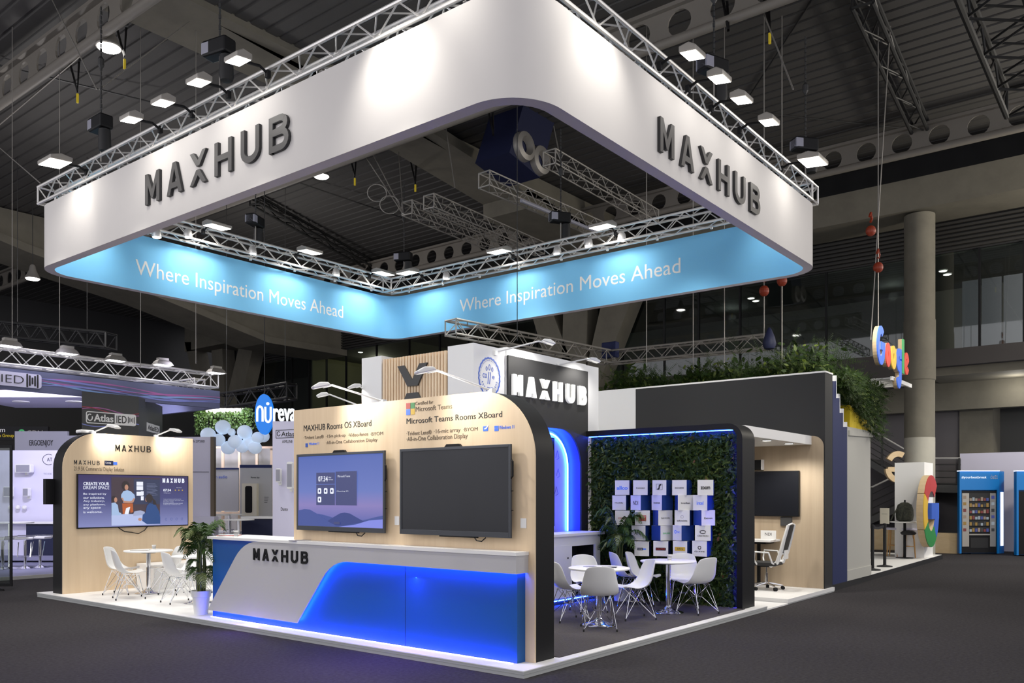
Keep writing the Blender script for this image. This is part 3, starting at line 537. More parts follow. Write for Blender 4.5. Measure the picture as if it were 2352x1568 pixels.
# ================= the stand platform =================
XE = 6.15
pf = thing('stand_platform', 'low white platform under the whole stand with layered grey edges', 'platform', (0, 0, 0))
top = [(0, 0), (XE, 0), (XE, 2.95), (7.1, 2.95), (7.1, 10.75), (0, 10.75)]
MB().prism('Z', top, .066, st).build('white_top', 'white', pf)
ins = lambda d: [(d, d), (XE-d, d), (XE-d, 3), (7, 3), (7, 10.75-d), (d, 10.75-d)]
MB().prism('Z', ins(.003), .036, .066).build('upper_board', 'edge_grey', pf); MB().prism('Z', ins(.006), 0, .034).build('lower_board', 'edge_grey', pf)
a = fl(1320.6, 1506.8, st)
tag(MB().prism('Z', [(.77, .12), (5.58, .12), (5.58, 2.93), (.77, 2.93)], st, st+.008).build('carpet_inlay', 'carpet2'), 'dark grey carpet inlaid in the white platform under the right tables', 'carpet')
t = thing('meeting_room_platform', 'raised white platform of the meeting room with a low entry tile', 'platform', (XE, .03, 0))
MB().prism('Z', [(XE+.002, .03), (7.09, .03), (7.09, 2.9), (XE+.002, 2.9)], 0, .022).build('entry_tile', 'white', t)
MB().prism('Z', [(7.1, .03), (9.46, .03), (9.46, 2.9), (7.1, 2.9)], .022, st+.01).build('white_top', 'white', t); MB().prism('Z', [(7.105, .035), (9.455, .035), (9.455, 2.9), (7.105, 2.9)], 0, .022).build('edge_board', 'edge_grey', t)
# ================= counter =================
YR, YL, CZ = .235, 5.70, 1.19
ct = thing('reception_counter', 'long white and glowing blue reception counter at the front of the stand', 'counter', (.25, 3, st))
MB().prism('Z', [(.25, .275), (.384, .275), (.384, 4.06), (.80, 4.06), (.80, YL), (.25, YL)], st, 1.165).build('blue_body', 'panel_blue', ct)
MB().prism('Z', [(.172, YR-.005), (.384, YR-.005), (.384, 4.06), (.82, 4.06), (.82, YL+.02), (.172, YL+.02)], 1.166, CZ+.012).build('worktop', 'white', ct)
g = [(5.72, .171), (3.725, .171), (3.14, .86), (2.9, .985), (YR, .985), (YR, 1.165), (4.93, 1.165)]
g = [(5.72, .171), (3.725, .171), (3.05, .985), (YR, .985), (YR, 1.165), (4.86, 1.165)]
g = rcorner(g, {2: .28, 5: .32}); MB().prism('X', g, .18, .195).build('white_front', 'graphic_grey', ct)
MB().box(.195, YR, .985, .384, YR+.02, 1.165).build('white_return', 'graphic_grey', ct)
# LED strips hidden behind the front
mb = MB(); pth = rcorner([(5.60, .185), (3.74, .185), (3.07, .99), (.29, .99)], {2: .26})
# offset strips inwards
mb = MB(); pin = rcorner([(5.62, .195), (3.76, .195), (3.085, 1.0), (.26, 1.0)], {2: .26})
for a, b in zip(pin, pin[1:]): mb.prism('X', [(a[0], a[1]), (b[0], b[1]), (b[0]+.012, b[1]+.012), (a[0]+.012, a[1]+.012)], .198, .210)
mb.build('led_strip', 'led', ct)
MB().box(.20, .262, 1.0, .384, .27, 1.012).build('led_strip', 'led', ct)
MB().box(.205, .30, st+.001, .222, YL-.02, st+.008).build('base_led_strip', 'led_soft', ct)
logo(PX(.179), (-onx(583, 1270, .179)[0], .924, -onx(708, 1280, .179)[0], 1.078), 'black', ct, .014, w=.19)
MB().box(.248, 1.868, st, .2495, 1.873, .98).build('panel_joint', 'navy', ct)
tag(MB().box(.25, YL, .98, .35, YL+.005, 1.13).build('paper_sticker', 'white'), 'small white sticker on the left end of the counter by the palm', 'sticker')
lamp('AREA', (.165, 1.7, .975), (-1.2, 1.7, 0), 105, size=2.7, sy=.012, col=(.22, .10, 1), name='led_strip_light'); lamp('AREA', (.165, 4.6, .16), (-1.2, 4.6, .0), 14, size=1.9, sy=.012, col=(.22, .10, 1), name='led_strip_light')
for l_ in list(bpy.data.objects):
    if l_.name.startswith('led_strip_light'): l_.rotation_euler = Vector((-1, 0, -.75)).to_track_quat('-Z', 'X').to_euler()
# things on the counter
def card_cup(loc, label, r=.035, h=.09):
    t = thing('paper_cup', label, 'cup', loc); MB().lathe([(r*.75, 0), (r, h), (r*.94, h), (r*.7, .01)], loc, 16).build('cup', 'white', t, smooth=True)
    mb = MB()
    for k in range(3): mb.lathe([(r*(.82+.07*k), h*(.25+.22*k)), (r*(.85+.07*k), h*(.33+.22*k))], loc, 16)
    mb.build('printed_bands', 'ink', t); return t
x_, y_ = fl(542, 1233, CZ+.012); card_cup((x_, y_, CZ+.012), 'small printed paper cup on the left end of the counter')
def stack(loc, label, cols, w=.2, l=.28, rz=.3, name='paper_stack', cat='papers'):
    t = thing(name, label, cat, loc)
    for i, c in enumerate(cols):
        T = Matrix.Translation(loc) @ Matrix.Rotation(rz+.25*i, 4, 'Z'); MB().box(-w/2, -l/2, i*.006, w/2, l/2, i*.006+.005, T).build('sheet', c, t)
x_, y_ = fl(512, 1231, CZ+.012); stack((x_+.1, y_, CZ+.013), 'loose brochures lying at the left end of the counter', ('white', 'g_red', 'white'))
x_, y_ = fl(687, 1241, CZ+.012); stack((.295, y_, CZ+.013), 'flat grey leaflet on the counter beside the wooden wall', ('mirror_grey',), rz=1.5, w=.15)
# ================= main wooden wall =================
WX, WT, WZ = .385, .72, 2.876
mw = thing('display_wall', 'pale wooden display wall with black edge carrying two black framed screens', 'display wall', (WX, 2, st))
prof = [(.155, st), (.155, WZ), (4.055, WZ), (4.055, st)]; prof = rpoly(.155, st, 4.055, WZ, (0, 0, 0, 0)); 
A = [(4.055, st)]+[(4.055, WZ)]+arcp(.155+.72, WZ-.72, .72, .72, 90, 180, 14)+[(.155, st)]
MB().prism('X', A, WX, WX+.02).build('wooden_panel', 'wood', mw)
MB().prism('X', A, WX+.0205, WT).build('black_body', 'black', mw, smooth=True)
def T(s, a, x1, top, m='ink', **k):     # left-bottom pixel, right pixel column, row of the top at the left end
    y0, z0 = onx(*a, WX); y1 = onx(x1, a[1], WX)[0]; z1 = onx(a[0], top, WX)[1]; return text(s, PX(WX), (-y0, z0, -y1, z1), m, mw, .003, **k)
for r in (('MAXHUB Rooms OS XBoard', (698, 990), 853, 976.5), ('\u00b7Trident Lens\u00ae', (698, 1008.5), 743.5, 1001, 'ink_brown'), ('\u00b715m pick-up', (749, 1007), 794, 998.3, 'ink_brown'), ('\u00b7Video-fence', (800, 1003), 846, 995, 'ink_brown'), ('\u00b7BYOM', (851, 1000.5), 880, 992.7, 'ink_brown'), ('Windows 11', (709.8, 1022), 732.6, 1016.2, 's_blue'), ('\u00b7All-in-One Collaboration Display', (749, 1022), 867, 1012.5, 'ink_brown'),
 ('Certified for', (954.4, 930.5), 995, 922.5, 'ink_brown'), ('Microsoft Teams', (955, 945.2), 1038.6, 934, 'ink_brown'), ('Microsoft Teams Rooms XBoard', (934, 973.6), 1153.4, 960.8), ('\u00b7Trident Lens\u00ae', (934, 1000), 991.4, 990.5, 'ink_brown'), ('\u00b716-mic array', (997, 998), 1057.7, 985.7, 'ink_brown'), ('\u00b7BYOM', (1064, 990.5), 1097.6, 982.5, 'ink_brown'), ('Windows 11', (1146.4, 985.7), 1181, 977.7, 's_blue'), ('\u00b7All-in-One Collaboration Display', (934, 1016.5), 1074.3, 1003, 'ink_brown')): T(*r)
def wlogo(px, py, s, cols, par, X=WX, gap=.08):
    y_, z_ = onx(px, py, X); fr = PX(X)
    for i, c in enumerate(cols):
        ax, bz = -y_+(i % 2)*s*(1+gap)/2, z_-(i//2)*s*(1+gap)/2; mb = MB(); prect(mb, fr, ax, bz-s/2, ax+s/2, bz, 0, .004); mb.build('logo_square', c, par)
wlogo(933.5, 926, .13, ('g_red', 'g_green', 's_blue', 'g_yellow'), mw); wlogo(702, 1018, .045, ('g_blue',)*4, mw); wlogo(1136, 978, .052, ('s_blue',)*4, mw)
fr, q_ = rect('X', WX, (1110, 990), (1121, 978)); mb = MB(); prect(mb, fr, *q_, 0, .004); mb.build('logo_square', 's_blue', mw); mb = MB(); stroke(mb, fr, [(q_[0]+.02, q_[3]-.03), (q_[0]+.045, q_[1]+.03), (q_[2]+.01, q_[3]+.01)], .014, .004, .006); mb.build('logo_tick', 'white', mw)
for p, l in (((907, 1194), 'small white card on the wooden wall between the two screens'), ((1196, 1200), 'small white card on the wooden wall right of the black screen')):
    y_, z_ = onx(*p, WX); tag(MB().box(WX-.004, y_-.075, z_-.055, WX-.001, y_, z_+.045).build('paper_card', 'white'), l, 'card')
# interactive displays
def display(y0, y1, z0, z1, on, label):
    X0 = WX-.085; t = thing('interactive_display', label, 'screen', (X0, y0, z0))
    MB().box(WX-.06, y0+.2, z0+.15, WX, y1-.2, z1-.15).build('wall_mount', 'black', t)
    fr = PX(X0); b = .03
    mb = MB(); mb.box(X0, y0, z0, WX-.06, y0+b, z1); mb.box(X0, y1-b, z0, WX-.06, y1, z1); mb.box(X0, y0+b, z1-b, WX-.06, y1-b, z1); mb.box(X0, y0+b, z0, WX-.06, y1-b, z0+.055); mb.box(X0+.02, y0+b, z0+.05, WX-.061, y1-b, z1-b)
    mb.build('frame', 'bezel', t, bevel=.004)
    ym = (y0+y1)/2; sc = MB().box(X0+.008, y0+b, z0+.055, X0+.014, y1-b, z1-b).build('screen', 'scr_blue' if on else 'tv_off', t)
    MB().prism('X', [(ym-.12, z1), (ym+.12, z1), (ym+.09, z1+.03), (ym-.09, z1+.03)], X0+.005, X0+.04).build('camera_bar', 'black', t)
    MB().box(X0+.01, ym-.35, z0-.012, X0+.03, ym+.2, z0).build('pen_tray', 'black', t)
    MB().path([(X0+.01, y0, z1-.16), (X0-.02, y0-.045, z1-.18), (X0-.02, y0-.045, z1-.33), (X0+.01, y0, z1-.35)], .009).build('handle', 'black', t)
    MB().path([(X0+.02, ym-.3, z0-.005), (X0, ym-.35, z0-.04), (X0, ym-.42, z0-.045), (X0+.02, ym-.46, z0-.005)], .006).build('cable_loop', 'black', t)
    for zz in (z0+.28, z0+.48): MB().box(X0+.01, y0-.022, zz, X0+.02, y0, zz+.008).build('side_tab', 'black', t)
    return t, sc, X0
t1, sc, X0 = display(2.265, 3.89, 1.335, 2.295, True, 'lit blue interactive display with clock tiles on the wooden wall')
t2, _, _ = display(.40, 2.015, 1.335, 2.30, False, 'switched off black interactive display on the wooden wall')
fr = PX(X0+.008); U = lambda u, v: (-3.86+u*1.565, 1.39+v*.875)    # unit square of the lit screen
def ui(pts, m, c, name='tile'): mb = MB(); pat(mb, fr, [U(*p) for p in pts], c, c+.0015); return mb.build(name, m, sc)
def ub(x0, y0, x1, y1, m, c, name='tile'): return ui([(x0, y0), (x1, y0), (x1, y1), (x0, y1)], m, c, name)
ui([(0, 0), (1, 0), (1, .18)]+[(x/20, .13+.05*sin(x/20*7+.2)) for x in range(20, -1, -1)], 'e_hill', .001, 'hill'); ui([(.3, .02), (.42, .12), (.52, .19), (.57, .20), (.63, .19), (.72, .13), (.8, .08), (.55, .02)], 'e_hill2', .003, 'hill')
ui([(0, 0), (.5, 0), (.36, .08), (.25, .17), (.15, .235), (.08, .24), (0, .22)], 'e_hill', .005, 'hill'); ui([(.5, 0), (1, 0), (1, .12), (.85, .10), (.7, .04)], 'e_violet', .007, 'hill')
ub(.235, .60, .46, .76, 'e_pane', .009); ub(.235, .30, .46, .59, 'e_pane', .009); ub(.47, .30, .715, .77, 'e_pane', .009)
def ut(s, x0, y0, x1, y1, m='e_white', bold=0): a, b = U(x0, y0), U(x1, y1); return text(s, fr, (*a, *b), m, sc, .001, off=.011, bold=bold)
ut('07:34', .26, .635, .375, .71, 'e_white', .01); ut('Wed', .385, .68, .415, .70, 'e_txt'); ut('February', .385, .65, .44, .668, 'e_txt'); ut('Microsoft Teams', .495, .69, .64, .72, 'e_txt'); ut('Meeting ID', .485, .485, .62, .505, 'e_txt')
for x, y in ((.255, .46), (.33, .46), (.405, .46), (.255, .34)):
    a = U(x, y); b = U(x+.042, y+.08); mb = MB(); pat(mb, fr, rpoly(*a, *b, .015, 3), .011, .013); mb.build('app_icon', 'e_white', sc); mb = MB(); pat(mb, fr, rpoly(a[0]+.02, a[1]+.02, b[0]-.02, b[1]-.02, .008, 3), .0135, .0145); mb.build('app_icon_mark', 'e_pane', sc)
ub(.45, .035, .52, .07, 'e_pane', .011)
# arm lamps
def arm_lamp(root, head, label, tgt, e=55, on=True):
    root, head = Vector(root), Vector(head); t = thing('arm_spotlight', label, 'spotlight', root); d = (head-root); mid = root+d*.85+Vector((0, 0, .05))
    MB().path([root, mid, head], .012).build('arm', 'plastic_white', t); MB().box(root.x-.03, root.y-.03, root.z-.05, root.x+.03, root.y+.03, root.z+.02).build('clamp', 'plastic_white', t)
    f = Vector((d.x, d.y, 0)).normalized(); s_ = Vector((-f.y, f.x, 0)); T = Matrix(((f.x, s_.x, 0, head.x), (f.y, s_.y, 0, head.y), (0, 0, 1, head.z), (0, 0, 0, 1))) @ Matrix.Scale(.82, 4)
    MB().prism('Y', [(-.10, .03), (.14, -.03), (.16, .0), (.06, .065), (-.06, .07)], -.09, .09, T).build('head', 'plastic_white', t, bevel=.012)
    MB().add([(-.08, -.07, .022), (.13, -.07, -.03), (.13, .07, -.03), (-.08, .07, .022)], [(0, 1, 2, 3)], T).build('lens', 'lens_soft', t)
    if on: lamp('SPOT', head+Vector((0, 0, -.06)), tgt, e, size=.05, ang=140, blend=.8, name='arm_spotlight_light')
y_, z_ = onx(745, 912, -.1); arm_lamp((.5, y_-.35, WZ+.02), (-.12, y_, 3.03), 'white arm spotlight leaning out above the left screen', (WX, y_-.3, 2.75), 34)
y_, z_ = onx(985, 888, -.1); arm_lamp((.5, y_-.35, WZ+.02), (-.12, y_, 3.05), 'white arm spotlight leaning out above the switched off screen', (WX, y_-.35, 2.75), 34)
# ================= left wooden wall =================
LYP = 10.1
lw = thing('display_wall', 'pale wooden wall with rounded black edge and a wide lit screen at the far left', 'display wall', (.2, LYP, st))
A = [(2.596, st), (2.596, WZ)]+arcp(.152+.62, WZ-.62, .62, .62, 90, 180, 12)+[(.152, st)]
MB().prism('Y', A, LYP, LYP+.02).build('wooden_panel', 'wood', lw); MB().prism('Y', A, LYP+.0205, LYP+.37).build('black_body', 'black', lw, smooth=True)
tag(MB().box(.0, LYP+.3, 1.62, .15, LYP+.40, 2.06).build('screen_edge', 'black'), 'edge of a black screen sticking out behind the left wooden wall', 'screen')
x0, z0 = ony(265, 1035.5, LYP); z1 = ony(265, 1021, LYP)[1]; x1 = ony(346, 1022, LYP)[0]; logo(PY(LYP), (x0, z0, x1, z1), 'black', lw, .010, w=.11)
x0, z0 = ony(170, 1066, LYP); z1 = ony(170, 1056, LYP)[1]; x1 = ony(229, 1057, LYP)[0]; logo(PY(LYP), (x0, z0, x1, z1), 'ink', lw, .003, w=.13)
T2 = lambda s, a, b, m='ink', par=lw, Y=LYP, **k: text(s, *rect('Y', Y, a, b), m, par, .003, **k)
T2('21:9 5K Commercial Display Solution', (170, 1083), (285, 1073.5), 'ink_brown')
fr, q_ = rect('Y', LYP, (240, 1068), (260, 1058)); mb = MB(); prect(mb, fr, *q_, 0, .003); mb.build('logo_box', 'navy', lw); text('Loop', fr, (q_[0]+.02, q_[1]+.02, q_[2]-.04, q_[3]-.02), 'white', lw, .002, off=.003)
fr, q_ = rect('Y', LYP, (260, 1067), (269, 1061)); mb = MB(); prect(mb, fr, *q_, 0, .003); mb.build('logo_box', 's_blue', lw)
tv = thing('wide_display', 'wide lit screen showing a meeting picture on the left wooden wall', 'screen', (.4, LYP-.07, 1.2))
a0, b0, a1, b1 = .372, 1.195, 2.462, 2.150; YS = LYP-.065
mb = MB().box(a0, YS+.006, b0, a1, LYP-.02, b1); mb.box(a0, YS, b0, a1, YS+.006, b0+.02); mb.box(a0, YS, b1-.012, a1, YS+.006, b1); mb.box(a0, YS, b0+.02, a0+.012, YS+.006, b1-.012); mb.box(a1-.012, YS, b0+.02, a1, YS+.006, b1-.012); mb.build('frame', 'black', tv); MB().box(1, LYP-.02, 1.4, 1.9, LYP, 1.9).build('wall_mount', 'black', tv)
sc = MB().box(a0+.012, YS+.002, b0+.02, a1-.012, YS+.005, b1-.012).build('screen', 'scr_navy', tv); fr = PY(YS+.002)
U = lambda u, v: (a0+.012+u*(a1-a0-.024), b0+.02+v*(b1-b0-.032))
def us(x0, y0, x1, y1, pts, m, c, name='picture_part'): return ui([(x0+(x1-x0)*p[0], y0+(y1-y0)*p[1]) for p in pts], m, c, name)
ub(.28, .02, .725, .96, 'e_wall', .001, 'picture'); ub(.48, .43, .725, .93, 'e_board', .003, 'picture_board')
for x, y in ((.505, .80), (.505, .71), (.505, .60)): ub(x, y, x+.06, y+.08, 'e_white', .005, 'picture_note')
for x, y in ((.545, .61), (.545, .51)): ub(x, y, x+.025, y+.08, 'e_white', .005, 'picture_note')
mb = MB()
for k in range(9): a = U(.60, .60+k*.03); b = U(.70-.01*(k % 3), .62+k*.028); seg(mb, fr, a, b, .003, .004, .005, 2)
mb.build('picture_scribbles', 'e_chair', sc)
ui([(.28, .02), (.725, .02), (.725, .10), (.6, .24), (.3, .24), (.28, .22)], 'e_table', .006, 'picture_table')
ui([(.475, .24), (.485, .29), (.54, .31), (.58, .28), (.58, .22), (.475, .2)], 'e_chair', .0065, 'picture_chair')
ui([(.38, .24), (.375, .45), (.47, .45), (.475, .28), (.45, .26), (.44, .38), (.42, .26)], 'e_rust', .007, 'picture_trousers')
ui([(.365, .62), (.385, .69), (.42, .71), (.45, .69), (.485, .62), (.49, .55), (.475, .54), (.465, .46), (.385, .46), (.38, .55), (.365, .56)], 'e_top', .009, 'picture_shirt')
ui([(.365, .56), (.38, .56), (.39, .50), (.44, .49), (.46, .50), (.475, .55), (.49, .55), (.475, .47), (.44, .455), (.39, .46)], 'e_skin', .011, 'picture_arms'); ui([(.405+.035*cos(t/2), .80+.09*sin(t/2)) for t in range(13)], 'e_hair', .0105, 'picture_hair'); ui([(.412+.017*cos(t/2), .765+.055*sin(t/2)) for t in range(13)], 'e_skin', .0115, 'picture_face')
ui([(.395, .24), (.41, .36), (.445, .38), (.43, .24)], 'e_white', .0117, 'picture_laptop')
ui([(.28, .22), (.28, .46), (.31, .47), (.335, .42), (.345, .28), (.365, .26), (.365, .22)], 'e_top', .009, 'picture_shirt'); ui([(.30+.022*cos(t/2), .54+.06*sin(t/2)) for t in range(13)], 'e_hair', .010, 'picture_hair'); ui([(.316+.014*cos(t/2), .52+.05*sin(t/2)) for t in range(13)], 'e_skin', .011, 'picture_face')
ui([(.555, .10), (.56, .22), (.585, .26), (.60, .40), (.625, .45), (.68, .42), (.715, .28), (.725, .16), (.725, .03), (.60, .03)], 'e_blue', .012, 'picture_shirt'); ui([(.62+.034*cos(t/2), .55+.09*sin(t/2)) for t in range(13)], 'e_hair', .013, 'picture_hair'); ui([(.65, .56), (.68, .5), (.69, .42), (.66, .42)], 'e_hair', .013, 'picture_hair'); ui([(.594+.010*cos(t/2), .53+.05*sin(t/2)) for t in range(13)], 'e_skin', .0135, 'picture_face'); ui([(.535+.018*cos(t/2), .13+.03*sin(t/2)) for t in range(13)], 'e_skin', .0135, 'picture_hand')
for i, s in enumerate(('CREATE YOUR', 'DREAM SPACE')): ut(s, .04, .80-.075*i, .26, .86-.075*i, 'e_white', .02)
for i, (s, w) in enumerate((('Be inspired by', .195), ('our solutions.', .18), ('Any industry,', .18), ('any platform,', .185), ('any space', .145), ('is welcome.', .16))): ut(s, .04, .61-.068*i, .04+w, .655-.068*i, 'e_white')
logo(fr, (*U(.75, .865), *U(.965, .955)), 'e_white', sc, .001, w=.24, off=.003)
ut('07:34', .755, .69, .83, .74, 'e_white', .02); ut('5 February', .76, .645, .825, .665, 'e_txt'); ut('Barcelona', .885, .76, .935, .775, 'e_txt')
for i in range(3): a = U(.875+.035*i, .715); mb = MB(); pat(mb, fr, arcp(a[0], a[1], .012, .012, 0, 330, 10), .002, .004); mb.build('weather_icon', 'e_prod3', sc)
for i, s in enumerate(('Today in Commercial History the', 'questions of history and much more', 'the world is moving.', 'In nineteen hundred the motor returned', 'the Black City, a landmark for many.')): ut(s, .755, .52-.028*i, .755+(.175, .2, .1, .19, .17)[i], .538-.028*i, 'e_txt')
for i in range(4): a = U(.785+.052*i, .12); mb = MB(); stroke(mb, fr, arcp(a[0], a[1], .018, .022, 0, 340, 10), .004, .002, .004); mb.build('line_icon', 'e_hill', sc)
x_ = .372+.8
bar_thing('power_cable', 'black cable looping below the wide screen on the left wall', 'cable', [[(1.10, LYP-.03, 1.20), (1.22, LYP-.03, 1.12), (1.36, LYP-.02, 1.10), (1.48, LYP-.03, 1.07), (1.60, LYP-.03, 1.13), (1.66, LYP-.03, 1.2)]], .008, 'black')
for px, l, on in ((258, 'white arm spotlight on the left end of the left wooden wall top', 1), (400, 'white arm spotlight on the right part of the left wooden wall top', 1)):
    x_, z_ = ony(px, 1000, LYP-.30); arm_lamp((x_-.16, LYP+.06, WZ+.02), (x_, LYP-.30, 2.97), l, (x_+.15, LYP, 2.75), 26)
tag(MB().box(.5, LYP+.1, WZ, .75, LYP+.3, WZ+.06).build('lamp_driver', 'plastic_white', bevel=.02), 'white lamp driver box lying on the rounded top of the left wall', 'box')
# low white bench block by the left wall
a = fl(353, 1355, st); y_, z_ = a[1], ony(353, 1297, a[1])[1]
tag(MB().box(a[0], a[1], st, a[0]+1.6, LYP-.02, z_).build('low_block', 'white', bevel=.004), 'low white block at the right foot of the left wooden wall', 'block')
# ================= chairs and tables =================
def make_chair():
    t = thing('shell_chair', 'x', 'chair')
    prof = [(.235, .432), (.215, .447), (.15, .443), (.07, .432), (-.02, .425), (-.10, .430), (-.16, .455), (-.20, .505), (-.225, .57), (-.245, .65), (-.262, .73), (-.272, .79), (-.277, .815)]
    wid = [.17, .205, .225, .232, .238, .243, .246, .243, .230, .213, .196, .172, .125]
    NU = 13; vs = []; fs = []
    for i, ((y, z), w) in enumerate(zip(prof, wid)):
        v = i/(len(prof)-1)
        for k in range(NU):
            u = -1+2*k/(NU-1); e = abs(u)**2.6
            seat = max(0, 1-v*2.1); back = 1-seat
            vs.append((u*w, y+back*e*.085*min(1, (1-v)*3+.35), z+seat*e*.028*(0 if i < 1 else 1)+(.02*e if 4 < i < 8 else 0)-(.014*e*(v > .95)) ))
    for i in range(len(prof)-1):
        for k in range(NU-1): a = i*NU+k; fs.append((a, a+1, a+NU+1, a+NU))
    o = MB().add(vs, fs).build('shell', 'plastic_white', t, smooth=True); s = o.modifiers.new('thickness', 'SOLIDIFY'); s.thickness = .009; s.offset = 0; s2 = o.modifiers.new('smooth', 'SUBSURF'); s2.levels = 1; s2.render_levels = 1
    for sx in (-1, 1):
        for y0, y1 in ((.12, .215), (-.10, -.225)):
            l = MB().path([(sx*.13, y0, .425), (sx*.145, y0, .405), (sx*.205, y1, .012)], .0058).build('leg', 'chrome', t, smooth=True)
            MB().lathe([(.011, 0), (.011, .028), (.007, .032)], (sx*.206, y1, 0), 8).build('foot_glide', 'rubber', l)
    mb = MB()
    for sx in (-1, 1):
        for y0, y1 in ((.12, .215), (-.10, -.225)):
            mb.tube((sx*.203, y1*.98, .03), (sx*.05, y0*.45, .235), .0042, 5); mb.tube((sx*.203, y1*.98, .03), (sx*.16, -y0*.2, .40), .0042, 5)
        mb.tube((sx*.05, .055, .235), (sx*.05, -.05, .235), .0042, 5); mb.tube((sx*.05, .05, .235), (sx*.15, -.09, .41), .0042, 5); mb.tube((sx*.05, -.05, .235), (sx*.15, .11, .41), .0042, 5)
        mb.tube((sx*.15, .13, .41), (sx*.15, -.11, .41), .006, 5)
    for y in (-.05, .055): mb.tube((.05, y, .235), (-.05, y, .235), .0042, 5)
    mb.build('wire_brace', 'chrome', t, smooth=True)
    return t
ch = make_chair(); first = True
SC = st+.004
def chair(px, py, ang, label, grp, z=st, loc=None):
    global first
    x, y = loc or fl(px, py, z); rz = R(ang)-pi/2
    if first: ch.location = (x, y, z); ch.rotation_euler = (0, 0, rz); ch['label'] = label; ch['group'] = grp; first = False
    else: dup(ch, (x, y, z), rz, label, grp)
# ang: world heading of the seat front.  image right = -51.7, image away = 38.3, image left = 128.3, toward camera = -141.7
GR, GL = 'white shell chairs round the right tables', 'white shell chairs round the left tables'
zc = st+.008
chair(1379, 1434, 38, 'white shell chair with its back to us in front of the left round table', GR, zc, loc=(2.60, .80))
chair(1306, 1424, -30, 'white shell chair seen from the side, half hidden by the black wall edge', GR, zc)
chair(1352, 1404, -125, 'white shell chair facing us behind the nearer round table', GR, zc)
chair(1458, 1420, 142, 'white shell chair seen from the side between the two round tables, facing left', GR, zc)
chair(1440, 1386, -40, 'white shell chair at the far left of the farther round table, half hidden behind another', GR, zc)
chair(1478, 1388, -75, 'white shell chair with its inner back showing left of the farther round table', GR, zc)
chair(1570, 1397, -150, 'white shell chair facing us behind the farther round table', GR, zc)
chair(1601, 1407, 72, 'white shell chair with its back to us at the right of the farther round table', GR, zc)
chair(297, 1374, -20, 'white shell chair at the front left of the left round table, grey back towards us', GL)
chair(279, 1363, -52, 'white shell chair behind the front left one, against the left wooden wall', GL)
chair(383, 1361, 170, 'white shell chair right of the left round table, facing left', GL)
chair(413, 1383, -10, 'white shell chair with its back to us beside the potted palm', GL)
chair(446, 1364, -150, 'white shell chair mostly hidden behind the left potted palm', GL)
def make_table():
    t = thing('round_table', 'x', 'table')
    MB().lathe([(.0, .725), (.385, .725), (.4, .732), (.4, .746), (.395, .75), (0, .75)], n=48).build('table_top', 'white', t, smooth=True)
    MB().lathe([(.12, .70), (.12, .725), (.04, .725)], n=20).build('top_bracket', 'steel_dark', t)
    MB().lathe([(.036, .06), (.036, .71)], n=20).build('column', 'chrome', t, smooth=True)
    MB().lathe([(.215, 0), (.22, .004), (.21, .012), (.14, .03), (.07, .055), (.042, .085), (.036, .1)], n=36).build('base', 'chrome', t, smooth=True)
    return t
tb = make_table(); x, y = fl(1376, 1435, zc); TB1 = (x, y); tb.location = (x, y, zc); tb['label'] = 'round white table on a chrome column, the nearer of the right pair'; tb['group'] = 'round white tables'
TB2 = fl(1535, 1406, zc); dup(tb, (*TB2, zc), 0, 'round white table in front of the plant wall, the farther of the right pair')
TB3 = fl(341, 1362, st); dup(tb, (*TB3, st), 0, 'round white table on a chrome column before the left wooden wall'); TB4 = fl(455, 1384, st); dup(tb, (*TB4, st), 0, 'round white table mostly hidden behind the left potted palm')
card_cup((TB2[0]-.02, TB2[1]-.03, zc+.75), 'white printed paper cup on the farther right table'); card_cup((TB3[0]+.1, TB3[1]-.0, st+.75), 'white paper cup on the left round table', h=.085)
stack((TB3[0]-.12, TB3[1]+.05, st+.75), 'dark folder with a white sheet on the left round table', ('ink_brown', 'white'), rz=.8)
stack((TB1[0]+.05, TB1[1]-.12, zc+.75), 'papers lying on the nearer right table', ('white', 'ink'), rz=.2, w=.14, l=.2)
x_, y_ = fl(1355, 1301, zc+.75); stack((x_, y_, zc+.75), 'small leaflet at the left of the nearer right table', ('mirror_grey',), rz=1, w=.1, l=.15)
